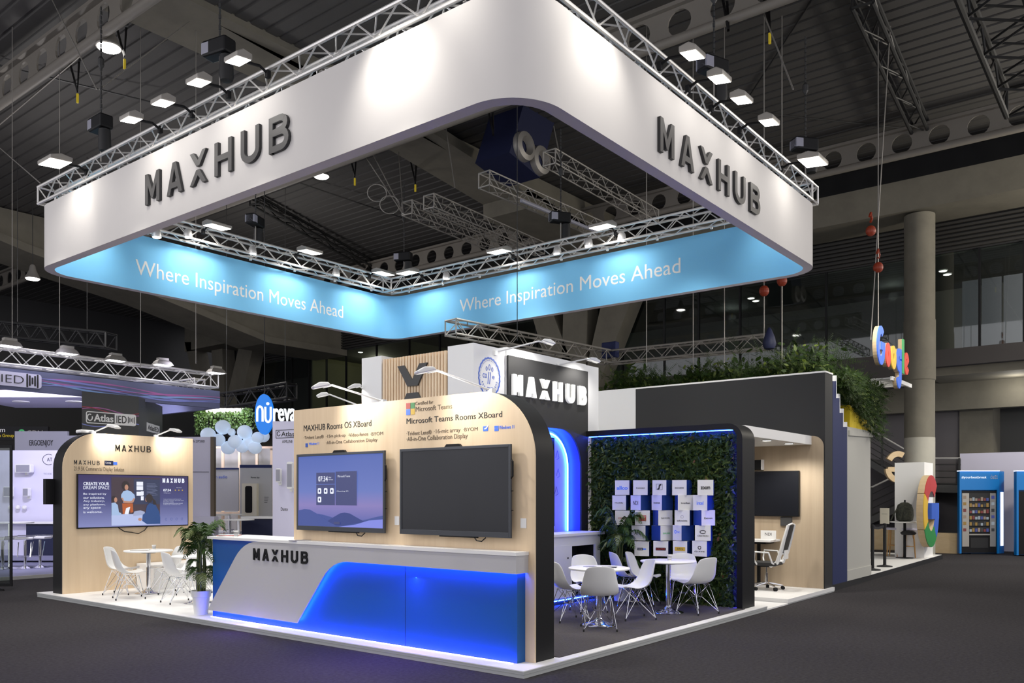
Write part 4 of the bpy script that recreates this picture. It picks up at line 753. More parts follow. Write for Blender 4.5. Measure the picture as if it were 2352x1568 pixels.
# ================= potted palms =================
def palm(loc, h, label, n=16, spread=.55, seed=1, trunk=.55, pot='plastic_white', potr=.13, poth=.34):
    rnd = random.Random(seed); x, y, z = loc; t = thing('potted_palm', label, 'potted plant', loc)
    MB().lathe([(potr*.72, 0), (potr*.92, poth*.72), (potr*1.02, poth*.74), (potr*1.1, poth), (potr*.98, poth), (potr*.9, poth-.04), (0, poth-.04)], loc, 28).build('pot', pot, t, smooth=True)
    MB().lathe([(potr*.92, poth-.045), (0, poth-.035)], loc, 20).build('soil', 'soil', t)
    mb = MB()
    for i in range(11):
        a = rnd.uniform(0, 2*pi); r = rnd.uniform(0, potr*.5); mb.path([(x+r*cos(a), y+r*sin(a), z+poth-.05), (x+r*1.3*cos(a), y+r*1.3*sin(a), z+poth+trunk*.6), (x+r*1.2*cos(a+.3), y+r*1.2*sin(a+.3), z+poth+trunk)], [.017, .014, .007], 6)
    mb.build('stems', 'stem', t, smooth=True)
    for i in range(n):
        a = 2*pi*i/n*1.618*2+rnd.uniform(-.3, .3); low = i > n*.75; z0 = z+poth+trunk*(rnd.uniform(.3, .6) if low else rnd.uniform(.75, 1)); L = spread*rnd.uniform(.8, 1.25); up = rnd.uniform(.2, .95)*(h-poth-trunk) if not low else .1
        pts = []
        for k in range(13):
            s = k/12; rr_ = L*(s**1.15); zz = z0+up*sin(s*pi*.62)*1.15-(.30 if low else .12+.25*(1-up/max(.1, h-poth-trunk)))*s**3*L*2
            pts.append(Vector((x+rr_*cos(a+.15*s), y+rr_*sin(a+.15*s), zz)))
        mb = MB().path(pts, [.006*(1-.7*k/12) for k in range(13)], 5); side = Vector((-sin(a), cos(a), 0))
        for k in range(3, 13):
            for f in (0, .5):
                if k+f > 12: continue
                p = pts[k].lerp(pts[min(12, k+1)], f); tg = (pts[min(12, k+1)]-pts[k-1]).normalized(); s = (k+f)/12; ll = .22*sin(pi*min(1, .12+s*.85))**.7*(L/.5)
                for sg in (-1, 1):
                    dr = (side*sg*.85+tg*.7+Vector((0, 0, -.05-rnd.random()*.35))).normalized(); m_ = p+dr*ll*.5+Vector((0, 0, .012)); e = p+dr*ll+Vector((0, 0, -.05*ll/.2)); wv = tg*.0125
                    mb.add([p-wv*.4, p+wv*.4, m_+wv, m_-wv, e], [(0, 1, 2, 3), (3, 2, 4)])
        mb.build('frond', 'palm' if i % 4 else 'palm_light', t, rec=False)
    return t
x_, y_ = fl(474, 1411, st); palm((x_-.02, y_+.10, st), 1.42, 'potted palm in a white pot at the left end of the blue counter', 34, .32, 3, .62)
x_, y_ = fl(1432, 1376, zc); palm((x_-.16, y_-.05, zc), 1.60, 'potted palm in a white pot before the left of the plant wall', 34, .36, 8, .66, poth=.26, potr=.15)
# ================= arch wall, storage block, towers =================
YA = 2.97
sb = thing('storage_block', 'tall white storage block behind the front wall with a timber slat front', 'storage block', (2.69, YA, st))
MB().box(2.69, YA, st, 3.43, 3.47, 3.96).build('corner_tower', 'white_wall', sb); MB().box(2.75, 3.47, st, 3.43, 4.88, 3.86).build('slat_backing', 'ink_brown', sb); MB().box(2.69, 4.88, st, 3.4, 5.34, 3.97).build('left_tower', 'white_wall', sb)
mb = MB()
ks = 22
for i in range(ks): y = 3.50+i*(1.36/ks); mb.box(2.68, y, 1.9, 2.75, y+.042, 3.905)
mb.build('timber_slats', 'pine', sb)
def xmark(fr, q, par):
    a0, b0, a1, b1 = q; w = a1-a0; h = b1-b0; mb = MB(); P = lambda pts: [(a0+x*w, b0+y*h) for x, y in pts]
    pat(mb, fr, P([(0, 1), (.22, 1), (.5, .68), (.74, 1), (1, 1), (.68, .56), (.34, .56)]), 0, .03); pat(mb, fr, P([(0, 0), (.32, .42), (.68, .42), (1, 0), (.76, 0), (.5, .3), (.24, 0)]), 0, .03)
    return mb.build('split_mark', 'charcoal', par)
a = onx(916, 852, 2.68); b = onx(984, 845, 2.68); xmark(PX(2.68), (-a[0], 3.02, -b[0], 3.76), sb)
# coffee emblem
cx_, cz_ = 3.045, 3.505; fr = PY(YA); em = MB(); rx, rz = .235, .275
pts = []
for k in range(48): rr_ = 1+.035*(1 if k % 2 else 0); pts.append((cx_+rx*rr_*cos(2*pi*k/48), cz_+rz*rr_*sin(2*pi*k/48)))
stroke(em, fr, pts, .024, 0, .004, True)
for k in range(60): c_, s_ = cos(2*pi*k/60), sin(2*pi*k/60); seg(em, fr, (cx_+rx*.86*c_, cz_+rz*.86*s_), (cx_+rx*.90*c_, cz_+rz*.90*s_), .004, 0, .003, 1)
for dx, h_ in ((-.065, .04), (0, .055), (.065, .04)): stroke(em, fr, arcp(cx_+dx, cz_+.145-abs(dx)*.4, .016, h_*.75, 0, 360, 12)[:-1], .006, 0, .004, True)
for dx in (-.018, .022): stroke(em, fr, [(cx_+dx-.02, cz_-.10), (cx_+dx, cz_+.03), (cx_+dx+.004, cz_+.075)], .011, 0, .004)
seg(em, fr, (cx_-.05, cz_-.15), (cx_+.06, cz_-.16), .008, 0, .004); seg(em, fr, (cx_+.055, cz_-.16), (cx_+.06, cz_-.16), .034, 0, .004)
em.build('coffee_emblem', 'g_blue', sb)
text('co', fr, (cx_-.15, cz_-.02, cx_-.055, cz_+.045), 'g_blue', sb, .003); text('e', fr, (cx_+.065, cz_-.02, cx_+.115, cz_+.03), 'g_blue', sb, .003)
for i, c in enumerate('PREMIUM BEANS'):
    if c == ' ': continue
    a = R(205+i*11.5); px_, pz_ = cx_+rx*.74*cos(a), cz_+rz*.74*sin(a); v, f = tmesh(c); mb = MB(); ca, sa = cos(a+pi/2), sin(a+pi/2); put(mb, fr, [(px_+(x-.5)*.022*ca-(y-.5)*.03*sa, pz_+(x-.5)*.022*sa+(y-.5)*.03*ca, .003*z) for x, y, z in v], f); mb.build('emblem_letter', 'g_blue', sb, rec=False)
mb = MB().box(3.43, YA+.25, st, 6.04, 5.3, 4.0); mb.box(5.6, YA+.02, st, 6.04, YA+.25, 4.0); mb.box(3.43, YA-.01, 2.87, 5.6, YA+.25, 4.0); mb.box(5.42, YA-.01, st, 5.6, YA+.25, 2.87); mb.build('white_block', 'white_wall', sb)
aw = thing('arch_wall', 'dark grey wall with raised white letters and a blue lit arch niche', 'wall panel', (4.5, YA, st))
NX0, NX1, NZ, ND = 3.75, 5.40, 2.855, .55
YF = YA-.05
outer = [(3.43, st), (3.43, 3.875), (5.6, 3.875), (5.6, st), (NX1, st)]+arcp(NX1-.62, NZ-.62, .62, .62, 0, 90, 14)+arcp(NX0+.62, NZ-.62, .62, .62, 90, 180, 14)+[(NX0, st)]
aw['x'] = 1; del aw['x']
# niche is cut into the block: white_block starts behind it
YN = YF+.27
MB().prism('Y', outer, YF, YF+.03).build('dark_panel', 'panel_grey', aw)
nb = arcp(NX1-.62, NZ-.62, .62, .62, 0, 90, 14)+arcp(NX0+.62, NZ-.62, .62, .62, 90, 180, 14); nb = [(NX1, st)]+nb+[(NX0, st)]
mat('niche_blue', (.05, .06, .30), .5); mat('niche_back', (.50, .48, .75), .6)
mb = MB(); n = len(nb); mb.add([(x, YF+.03, z) for x, z in nb]+[(x, YN, z) for x, z in nb], [(i, i+1, i+1+n, i+n) for i in range(n-1)]); mb.build('niche_sides', 'niche_blue', aw, smooth=True)
MB().prism('Y', nb, YN, YN+.02).build('niche_back', 'niche_back', aw)
mb = MB(); ins_ = [(NX1-.06, st+1.1)]+arcp(NX1-.62, NZ-.62, .56, .56, 0, 90, 14)+arcp(NX0+.62, NZ-.62, .56, .56, 90, 180, 14)+[(NX0+.06, st+1.1)]
for a, b in zip(ins_, ins_[1:]): mb.tube((a[0], YN-.03, a[1]), (b[0], YN-.03, b[1]), .013, 6)
mb.build('led_tube', 'led', aw)
mb = MB()
for k, (a, b) in enumerate(((5.08, 2.4), (5.1, 2.1), (5.05, 1.8))): stroke(mb, PY(YN), [(a-.05, b), (a, b+.12), (a+.05, b), (a-.02, b-.03)], .006, .001, .003)
mb.build('line_drawing', 'niche_blue', aw)
logo(PY(YF), (3.50, 3.285, 5.50, 3.60), 'letter_lit', aw, .045, w=.24)
t = thing('niche_screen', 'dark upright screen standing in the blue lit arch niche', 'screen', (4, YN-.1, 1.2)); MB().box(3.95, YN-.10, 1.27, 4.86, YN-.05, 2.72).build('frame', 'black', t, bevel=.005); MB().box(3.97, YN-.102, 1.29, 4.84, YN-.1, 2.70).build('screen', 'tv_off', t); MB().box(4.2, YN-.05, 1.6, 4.6, YN, 2.2).build('wall_mount', 'black', t)
x_, z_ = ony(1255, 812, YF-.45); arm_lamp((x_-.6, YA, 3.89), (x_, YF-.45, 4.05), 'white arm spotlight over the raised white letters, nearer the coffee tower', (x_, YF, 3.4), 38)
x_, z_ = ony(1360, 838, YF-.3); arm_lamp((x_-.5, YA, 3.89), (x_, YF-.3, 3.98), 'white arm spotlight at the right end above the raised white letters', (x_, YF, 3.4), 30)
x_, z_ = ony(1215, 822, YF-.2); tag(MB().box(x_-.25, YA+.0, 3.9, x_+.15, YA+.12, 3.94).build('lamp_driver', 'plastic_white', bevel=.01), 'flat white lamp driver lying on top of the dark letter wall', 'box')
# dark low panel left of the slats with two more arm lamps
t = thing('rear_wall_panel', 'dark wall panel behind the left spotlights, left of the white tower', 'wall panel', (3, 5.4, st)); MB().box(3.0, 5.34, st, 3.1, 6.3, 3.22).build('panel', 'charcoal', t); MB().box(2.98, 5.34, 3.22, 3.12, 6.3, 3.26).build('top_trim', 'white', t)
y_, z_ = onx(745, 902, 2.6); arm_lamp((3.0, y_-.4, 3.27), (2.6, y_, 3.42), 'rear white arm spotlight just above the front left one', (3, y_, 2.6), 12)
y_, z_ = onx(818, 893, 2.6); arm_lamp((3.0, y_-.2, 3.27), (2.6, y_, 3.5), 'small rear white arm spotlight touching the white tower', (3, y_, 2.6), 12)
# ================= white cabinet =================
cb = thing('demo_cabinet', 'white cabinet with a lock, an open dark bay and blue light at its foot', 'cabinet', (4.1, 2.5, zc))
X0_, X1_, Y0_ = 3.3, 5.32, 2.50
MB().prism('Y', [(X0_, .19), (X1_, .19), (X1_, 1.14), (5.14, 1.14), (5.14, .19+.001), ][:0] or [(X0_, .19), (4.50, .19), (4.50, .98), (5.18, .98), (5.18, .19), (X1_, .19), (X1_, 1.14), (X0_, 1.14)], Y0_, 2.9).build('carcass', 'plastic_white', cb)
MB().box(4.5, 2.86, .19, 5.18, 2.9, .98).build('bay_back', 'black_matt', cb); MB().box(4.5, Y0_+.05, .19, 5.18, 2.86, .21).build('bay_floor', 'black_matt', cb); MB().box(4.501, Y0_+.04, .2, 4.506, 2.86, .98).build('bay_side', 'black_matt', cb); MB().box(5.174, Y0_+.04, .2, 5.179, 2.86, .98).build('bay_side', 'black_matt', cb)
MB().box(X0_, Y0_-.06, 1.14, X1_+.05, 2.9, 1.185).build('worktop', 'white', cb, bevel=.004)
d = MB().box(3.35, Y0_-.008, .20, 4.46, Y0_, 1.0).build('door', 'plastic_white', cb, bevel=.002); MB().lathe([(.012, 0), (.012, .01)], (0, 0, 0), 12)
MB().box(4.36, Y0_-.016, .79, 4.385, Y0_-.008, .815).build('lock', 'steel_dark', d)
MB().box(X0_, Y0_+.06, zc, X1_-.02, 2.9, .19).build('plinth', 'black_matt', cb); MB().box(X0_, Y0_+.045, .14, X1_-.03, Y0_+.058, .155).build('led_strip', 'led', cb)
t = thing('media_player', 'black player box with a small lit label in the open cabinet bay', 'player', (4.6, 2.6, .7)); MB().box(4.52, 2.56, .64, 5.16, 2.8, .66).build('shelf', 'black', t); MB().box(4.58, 2.57, .66, 5.08, 2.78, .74).build('case', 'steel_dark', t, bevel=.005); MB().box(4.88, 2.566, .68, 5.04, 2.57, .73).build('label_plate', 'led_white', t)
stack((4.2, 2.6, 1.186), 'sheet of paper lying on the white cabinet beside the blue arch', ('white',), rz=1.2)
bar_thing('foot_rail', 'thin metal cable tray above the blue foot light of the white cabinet', 'rail', [[(3.3, Y0_-.02, .155), (5.3, Y0_-.02, .155)], [(3.3, Y0_-.02, .185), (5.3, Y0_-.02, .185)]]+[[(3.3+.1*k, Y0_-.02, .155), (3.3+.1*k, Y0_-.02, .185)] for k in range(21)], .004, 'alu')
# ================= plant wall =================
GX = 5.60
gw = thing('green_wall', 'living plant wall in a thick black rounded frame edged with blue light', 'plant wall', (GX, 1.5, st))
fo = [(.145, st)]+arcp(.145+.24, 2.86-.24, .24, .24, 180, 90, 8)+[(2.92, 2.86), (2.92, 2.77)]+arcp(.235+.12, 2.77-.12, .12, .12, 90, 180, 8)+[(.235, st)]
MB().prism('X', fo, GX-.06, GX+.40).build('black_frame', 'black', gw, smooth=True)
MB().box(GX+.10, .235, st, GX+.14, 2.92, 2.77).build('backing', 'black_matt', gw)
MB().box(GX+.0, .32, 2.757, GX+.008, 2.9, 2.765).build('led_strip', 'led', gw); mb = MB(); mb.box(GX-.012, .238, st+.05, GX+.0, .246, 2.70); mb.build('side_led_strip', 'led_soft', gw)
def leaves(name, n, fn, m, par=None, seed=5, size=(.05, .10), wr=.38, fern=0, nrm=Vector((-1, 0, 0)), **k):
    rnd = random.Random(seed); mb = MB()
    for i in range(n):
        p, s = fn(rnd); L = rnd.uniform(*size)*s
        d = Vector((rnd.gauss(0, 1), rnd.gauss(0, 1), rnd.gauss(-.35, .8))); d -= nrm*d.dot(nrm)*.75; d = (d.normalized()+nrm*rnd.uniform(-.05, .7)).normalized(); w = d.cross(nrm+Vector((rnd.gauss(0, .6), rnd.gauss(0, .6), rnd.gauss(0, .6)))).normalized()
        if fern and rnd.random() < fern:
            tip = p+d*L*2.0+Vector((0, 0, -L*.4))
            for q_ in range(9):
                s_ = (q_+1)/9.; c = p.lerp(tip, s_); l2 = L*.55*(1-s_*.75); 
                for sg in (-1, 1): e = c+(w*sg+d*.5).normalized()*l2; mb.add([c-d*.006, c+d*.006, e], [(0, 1, 2)])
        else:
            W_ = L*wr; mb.add([p, p+d*L*.35+w*W_*.5, p+d*L*.75+w*W_*.4, p+d*L, p+d*L*.75-w*W_*.4, p+d*L*.35-w*W_*.5], [(0, 1, 2, 3, 4, 5)])
    o = mb.build(name, m, par, rec=False)
    if par: o['kind'] = 'stuff'
    return o
def gwf(rnd):
    y = rnd.uniform(.31, 2.88); z = rnd.uniform(st, 2.72); return Vector((GX+.08-rnd.random()**1.5*.12, y, z)), 1
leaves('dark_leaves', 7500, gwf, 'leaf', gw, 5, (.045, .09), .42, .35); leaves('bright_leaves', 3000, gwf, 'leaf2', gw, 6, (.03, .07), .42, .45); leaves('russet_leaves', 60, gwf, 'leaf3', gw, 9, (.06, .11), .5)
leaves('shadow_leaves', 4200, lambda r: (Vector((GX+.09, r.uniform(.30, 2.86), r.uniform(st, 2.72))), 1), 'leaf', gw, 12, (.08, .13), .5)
# logo cubes: columns, rows measured on the wall
BX = GX-.12; s_ = .235
rows = [(102, 362), (370, 632), (638, 905), (905, 1180), (1182, 1465)]
cubes = [(0, 92, 365, 420, 'R', 'allco', 's_blue'), (0, 420, 693, 755, 'R', 'Connect', 'ink'), (0, 770, 1028, 1135, 'R', 'S', 'ink'), (0, 1137, 1388, 1480, 'R', 'INOGENI', 'ink'), (0, 1582, 1875, 1895, 'R', 'zoom', 'ink'),
 (1, 48, 302, 385, 'R', 'Huddly', 'ink'), (1, 393, 565, 745, 'R', 'NDI', 'ink'), (1, 758, 945, 1145, 'R', 'MAXHUB', 'ink'), (1, 1180, 1210, 1500, 'L', 'ScreenBeam', 'ink'), (1, 1522, 1755, 1870, 'R', 'intel', 's_blue'),
 (2, 98, 368, 400, 'R', 'CISCO', 'g_red'), (2, 455, 730, 770, 'R', 'BARCO', 'g_red'), (2, 775, 878, 1138, 'L', 'NAVORI', 'ink'), (2, 1165, 1450, 1525, 'R', 'audio-technica', 'ink'), (2, 1530, 1660, 1880, 'L', 'Extron', 'ink'),
 (3, 390, 655, 750, 'R', 'AMX', 'ink'), (3, 758, 918, 1135, 'L', 'SHURE', 's_green'), (3, 1138, 1295, 1525, 'R', 'NTEC', 's_blue'), (3, 1540, 1825, 1870, 'R', 'CRESTRON', 'ink'),
 (4, 440, 720, 770, 'R', 'Loop', 'navy'), (4, 780, 1065, 1125, 'R', 'KRAMER', 'g_red'), (4, 1140, 1400, 1510, 'R', 'Jabra', 'ink'), (4, 1518, 1742, 1830, 'R', 'Q-SYS', 'ink')]
LBL = dict(allco='blue allco', Connect='thin Connect', S='black square S emblem', INOGENI='INOGENI', zoom='zoom', Huddly='Huddly', NDI='bold NDI', MAXHUB='small MAXHUB', ScreenBeam='ScreenBeam', intel='blue intel', CISCO='red lettered', BARCO='red patch', NAVORI='NAVORI', AMX='bold AMX', SHURE='green SHURE', NTEC='blue dot', CRESTRON='swirl emblem', Loop='navy patch', KRAMER='black patch red lettered', Jabra='yellow patch', Extron='serif Extron')
LBL['audio-technica'] = 'thin circle emblem'; LBL['Q-SYS'] = 'Q-SYS'
FW = 7.84
for row, e0, e1, e2, side, s, m_ in cubes:
    pxs = [1400+e/FW for e in (e0, e1, e2)]; y0, y1, y2 = [onx(p, 1200, BX)[0] for p in pxs]; dz = (rows[row][0]+rows[row][1])/2/FW+1090
    yc = (y0+y2)/2; zc_ = H-(dz-HY)*w2c(BX, yc)[1]/F
    # find the turn of the cube whose two visible faces have the measured widths
    best = None
    want = (e1-e0)/(e2-e0)
    for k in range(-42, 43):
        a = R(k); cs = [(BX+.5*s_*(cos(a)*i-sin(a)*j), yc+.5*s_*(sin(a)*i+cos(a)*j)) for i, j in ((-1, 1), (-1, -1), (1, -1), (1, 1))]   # left-front, right-front, right-back, left-back
        P_ = [CX+F*w2c(*c)[0]/w2c(*c)[1] for c in cs]; xs = sorted(P_); 
        # visible face order: left boundary, front corner, right boundary
        dep = [w2c(*c)[1] for c in cs]; nc = dep.index(min(dep)); fr_ = (P_[nc]-xs[0])/(xs[-1]-xs[0])
        ok = (nc == 1) if side == 'R' else (nc in (0, 1))
        if side == 'L': ok = (nc == 0) or (nc == 1)
        sc_ = abs(fr_-want)+(0 if ok else 9)+(abs(k)*.0005)
        if best is None or sc_ < best[0]: best = (sc_, k, nc)
    k = best[1]; white_first = side == 'R'
    if side == 'L': k += 0
    t = thing('logo_cube', 'white and blue cube with the '+LBL[s]+' logo on the plant wall', 'cube', (BX, yc, zc_-s_/2), R(k), 'logo cubes on the plant wall')
    h = s_/2; b_ = MB(); b_.k = 0
    # faces: -X is the front of the cube, -Y its right side; the logo is on the white one
    def cube(mats):
        me = bpy.data.meshes.new('body'); v = [(x, y, z) for z in (0, s_) for y in (-h, h) for x in (-h, h)]; f = [(0, 1, 3, 2), (4, 6, 7, 5), (0, 4, 5, 1), (2, 3, 7, 6), (0, 2, 6, 4), (1, 5, 7, 3)]
        me.from_pydata(v, [], f); [me.materials.append(M[q]) for q in ('white', 'blue_box')]
        for i, q in enumerate(mats): me.polygons[i].material_index = q
        o = bpy.data.objects.new('body', me); C.objects.link(o); o.parent = t; return o
    if white_first or best[2] == 1 and side == 'R': cube((0, 0, 1, 1, 0, 0)); fr = Fr((-h, 0, 0), (0, -1, 0), (-1, 0, 0))
    elif best[2] == 1: cube((0, 0, 0, 0, 1, 1)); fr = Fr((0, -h, 0), (1, 0, 0), (0, -1, 0))
    else: cube((0, 0, 1, 1, 0, 0)); fr = Fr((-h, 0, 0), (0, -1, 0), (-1, 0, 0))
    def tl(s, q, m, d=.002, off=.0005, bold=0.01):
        v, f = tmesh(s, bold); mb = MB(); put(mb, fr, [(q[0]+x*(q[2]-q[0]), q[1]+y*(q[3]-q[1]), off+z*d) for x, y, z in v], f); o = mb.build('lettering', m, None, rec=False); o.parent = t
    def pl(q, m, off=.0005, d=.001): mb = MB(); prect(mb, fr, *q, off, off+d); o = mb.build('logo_patch', m); o.parent = t
    cz = s_*.48
    if s == 'BARCO': pl((-.06, cz-.045, .06, cz+.045), 'g_red'); tl('BARCO', (-.05, cz+.01, .05, cz+.035), 'white', off=.002)
    elif s == 'KRAMER': pl((-.08, cz-.022, .08, cz+.022), 'black'); tl(s, (-.07, cz-.014, .07, cz+.014), 'g_red', off=.002)
    elif s == 'Jabra': pl((-.085, cz-.03, .085, cz+.03), 'g_yellow'); tl(s, (-.05, cz-.012, .05, cz+.014), 'ink', off=.002)
    elif s == 'Loop': pl((-.07, cz-.02, .02, cz+.02), 'navy'); pl((.02, cz-.01, .07, cz+.01), 's_blue'); tl('Loop', (-.06, cz-.012, .01, cz+.012), 'white', off=.002)
    elif s == 'S':
        mb = MB(); stroke(mb, fr, [(-.05, cz-.03), (.05, cz-.03), (.05, cz+.06), (-.05, cz+.06)], .004, .0005, .002, True); pat(mb, fr, [(-.05, cz-.03), (-.02, cz-.02), (.01, cz+.05), (.05, cz+.06), (.02, cz+.05), (-.01, cz-.025)], .0005, .002); stroke(mb, fr, [(-.03, cz-.022), (-.005, cz-.01), (.003, cz+.04), (.03, cz+.052)], .022, .0005, .002); o = mb.build('square_emblem', 'ink'); o.parent = t
    elif s in ('audio-technica', 'CRESTRON', 'Q-SYS', 'NTEC'):
        mb = MB(); r_ = .028 if s != 'CRESTRON' else .03; stroke(mb, fr, arcp(0 if s != 'NTEC' else -.04, cz+.02, r_*(1.4 if s == 'CRESTRON' else .8), r_*.8, 0, 345, 16), .004 if s[0] == 'a' else .011, .0005, .002); o = mb.build('round_emblem', 'mirror_grey' if s[0] == 'a' else ('s_blue' if s == 'NTEC' else 'ink')); o.parent = t
        tl(s if s != 'NTEC' else 'TEC', ((-.08 if s != 'NTEC' else -.005), cz-.05+(.055 if s == 'NTEC' else 0), .08, cz-.028+(.055 if s == 'NTEC' else 0)), 'ink' if s != 'NTEC' else 's_blue')
    else:
        w_ = dict(allco=.09, NDI=.055, intel=.055, zoom=.07, AMX=.07).get(s, .07); h_ = dict(allco=.03, NDI=.032, intel=.028, zoom=.022, AMX=.025).get(s, .013); tl(s, (-w_, cz-h_, w_, cz+h_), m_, bold=.03 if s in ('allco', 'NDI', 'AMX', 'zoom') else .01)
# ================= meeting room =================
RX = 9.04
dw = thing('dark_end_wall', 'large dark grey end wall with white top trim rising over the meeting room', 'wall panel', (RX, .08, 0))
MB().box(RX, .07, .0, RX+.42, 3.981, 4.0).build('dark_body', 'panel_grey', dw); MB().box(RX-.005, .06, 4.0, RX+.43, 3.981, 4.03).build('top_trim', 'white', dw); MB().box(RX+.0, 3.982, 0, RX+.42, 5.2, 4.03).build('white_end', 'white_wall', dw)
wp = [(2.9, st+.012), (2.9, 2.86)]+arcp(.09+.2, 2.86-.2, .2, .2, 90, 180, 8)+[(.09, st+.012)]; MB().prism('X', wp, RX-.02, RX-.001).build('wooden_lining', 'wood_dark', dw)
t = thing('meeting_room_canopy', 'white ceiling slab of the meeting room with round downlights', 'canopy', (6, .3, 2.7)); MB().box(6.01, .305, 2.70, RX-.021, 2.92, 2.86).build('slab', 'white', t)
MB().box(6.4, 1.4, 2.685, 8.9, 1.5, 2.70).build('ceiling_track', 'plastic_white', t)
for i, (px, py) in enumerate(((1761, 1012), (1812, 1019))): x_, y_ = fl(px, py, 2.69); mb = MB().lathe([(.09, .012), (.09, 0), (.07, 0)], (x_, y_, 2.688), 20); o = mb.build('downlight', 'white', t); MB().lathe([(.07, .004), (0, .003)], (x_, y_, 2.684), 20).build('lens', 'lamp_lit', o)
lamp('SPOT', (7.6, .9, 2.64), (8.4, 1.0, 0), 80, size=.07, ang=140, blend=.7, name='downlight_light'); lamp('SPOT', (8.3, .5, 2.64), (8.9, .4, 0), 60, size=.07, ang=130, blend=.7, name='downlight_light'); lamp('SPOT', (7.3, 2.0, 2.64), (7.3, 2.0, 0), 50, size=.07, ang=130, blend=.7, name='downlight_light')
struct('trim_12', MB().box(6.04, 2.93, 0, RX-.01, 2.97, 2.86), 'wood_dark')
t = thing('meeting_room_screen', 'switched off black screen on the wooden meeting room wall', 'screen', (RX-.1, .5, 1.3)); MB().box(RX-.09, .51, 1.385, RX-.045, 2.0, 2.23).build('frame', 'black', t, bevel=.005); MB().box(RX-.092, .525, 1.40, RX-.09, 1.985, 2.215).build('screen', 'tv_off', t); MB().box(RX-.045, .9, 1.5, RX-.02, 1.6, 2).build('wall_mount', 'black', t); MB().box(RX-.06, .66, 1.21, RX-.02, .87, 1.375).build('control_box', 'charcoal', t, bevel=.004)
y_, z_ = onx(1742, 1067, RX-.1); t = thing('camera_bar', 'black camera bar with a white end above the meeting room screen', 'camera bar', (RX-.1, y_, z_)); MB().box(RX-.12, y_-.06, z_-.09, RX-.02, y_+.6, z_+.09).build('body', 'black', t, bevel=.01); MB().box(RX-.122, y_-.08, z_-.095, RX-.02, y_-.061, z_+.095).build('end_cap', 'white', t)
t = thing('meeting_desk', 'white desk top seen behind the office chair in the meeting room', 'desk', (8, 1.6, st)); MB().box(8.52, .88, .92, 9.01, 2.8, .96).build('desk_top', 'white', t, bevel=.004); MB().box(8.6, 1.0, .88, 9.0, 2.7, .92).build('apron', 'black', t)
for x_ in (8.6, 8.93):
    for y_ in (1.25, 2.6): MB().box(x_, y_, st+.01, x_+.05, y_+.05, .88).build('leg', 'black', t)
t = thing('name_sign', 'white NDI sign standing on the meeting room desk', 'sign', (8.3, .95, .96)); fr = Fr((8.66, 1.12, .96), (.1, -1, 0), (-1, -.1, 0)); mb = MB(); prect(mb, fr, 0, 0, .28, .17, -.02, 0); mb.build('board', 'white', t); text('NDI', fr, (.08, .075, .2, .13), 'ink', t, .002, bold=.04); MB().box(8.66, .86, .96, 8.78, 1.06, .965).build('foot', 'white', t)
def make_office():
    t = thing('office_chair', 'x', 'office chair')
    MB().prism('X', rpoly(-.24, .44, .25, .50, .03), -.24, .24).build('seat', 'mesh_black', t, bevel=.02)
    f = MB(); bp = lambda s: (-.27-.17*s, .52+.66*s)
    for sx in (-1, 1): f.path([(sx*.10, -.1, .43), (sx*.20, -.24, .50), (sx*.235, *bp(.25)), (sx*.24, *bp(.6)), (sx*.21, *bp(.98))], [.03, .035, .034, .03, .026], 8)
    f.path([(-.21, *bp(.98)), (0, bp(1)[0]-.01, bp(1.02)[1]), (.21, *bp(.98))], .016, 8); f.path([(-.235, *bp(.22)), (0, bp(.2)[0]-.03, bp(.2)[1]), (.235, *bp(.22))], .014, 8); f.build('back_frame', 'plastic_white', t, smooth=True)
    m_ = MB(); m_.add([(x, bp(s)[0]-.03*(1-abs(x)/.23)+.0, bp(s)[1]) for s in (.22, .5, .8, .98) for x in (-.225, -.1, 0, .1, .225)], [(r_*5+k, r_*5+k+1, (r_+1)*5+k+1, (r_+1)*5+k) for r_ in range(3) for k in range(4)]); m_.build('mesh_back', 'mesh_black', t, smooth=True)
    MB().box(-.12, -.36, .56, .12, -.33, .72).build('lumbar_support', 'plastic_white', t, bevel=.01)
    for sx in (-1, 1): MB().path([(sx*.2, -.2, .47), (sx*.29, -.18, .50), (sx*.30, -.12, .68), (sx*.30, .12, .69), (sx*.29, .14, .55), (sx*.22, .1, .45)], .016, 8).build('armrest', 'plastic_white', t, smooth=True)
    MB().lathe([(.028, .1), (.028, .30), (.016, .30), (.016, .44)], n=14).build('gas_lift', 'chrome', t, smooth=True); MB().box(-.08, -.1, .41, .08, .1, .45).build('tilt_unit', 'black', t)
    b_ = MB()
    for k in range(5): a = 2*pi*k/5+.2; b_.path([(0, 0, .12), (.15*cos(a), .15*sin(a), .105), (.29*cos(a), .29*sin(a), .075)], [.022, .018, .013], 8)
    b_.build('star_base', 'chrome', t, smooth=True)
    for k in range(5): a = 2*pi*k/5+.2; c = Vector((.29*cos(a), .29*sin(a), .033)); d = Vector((-sin(a), cos(a), 0)); MB().tube(c-d*.028, c+d*.028, .032, 14).build('castor', 'black', t, smooth=True)
    return t
oc = make_office(); x_, y_ = 8.28, .86; oc.location = (x_, y_, st+.01); oc.rotation_euler = (0, 0, R(96)-pi/2); oc['label'] = 'white office chair with black mesh back on chrome castors at the meeting desk'; oc['group'] = 'office chairs in the meeting room'
dup(oc, (7.5, 2.1, st+.01), R(20)-pi/2, 'second white office chair mostly hidden behind the black frame edge')
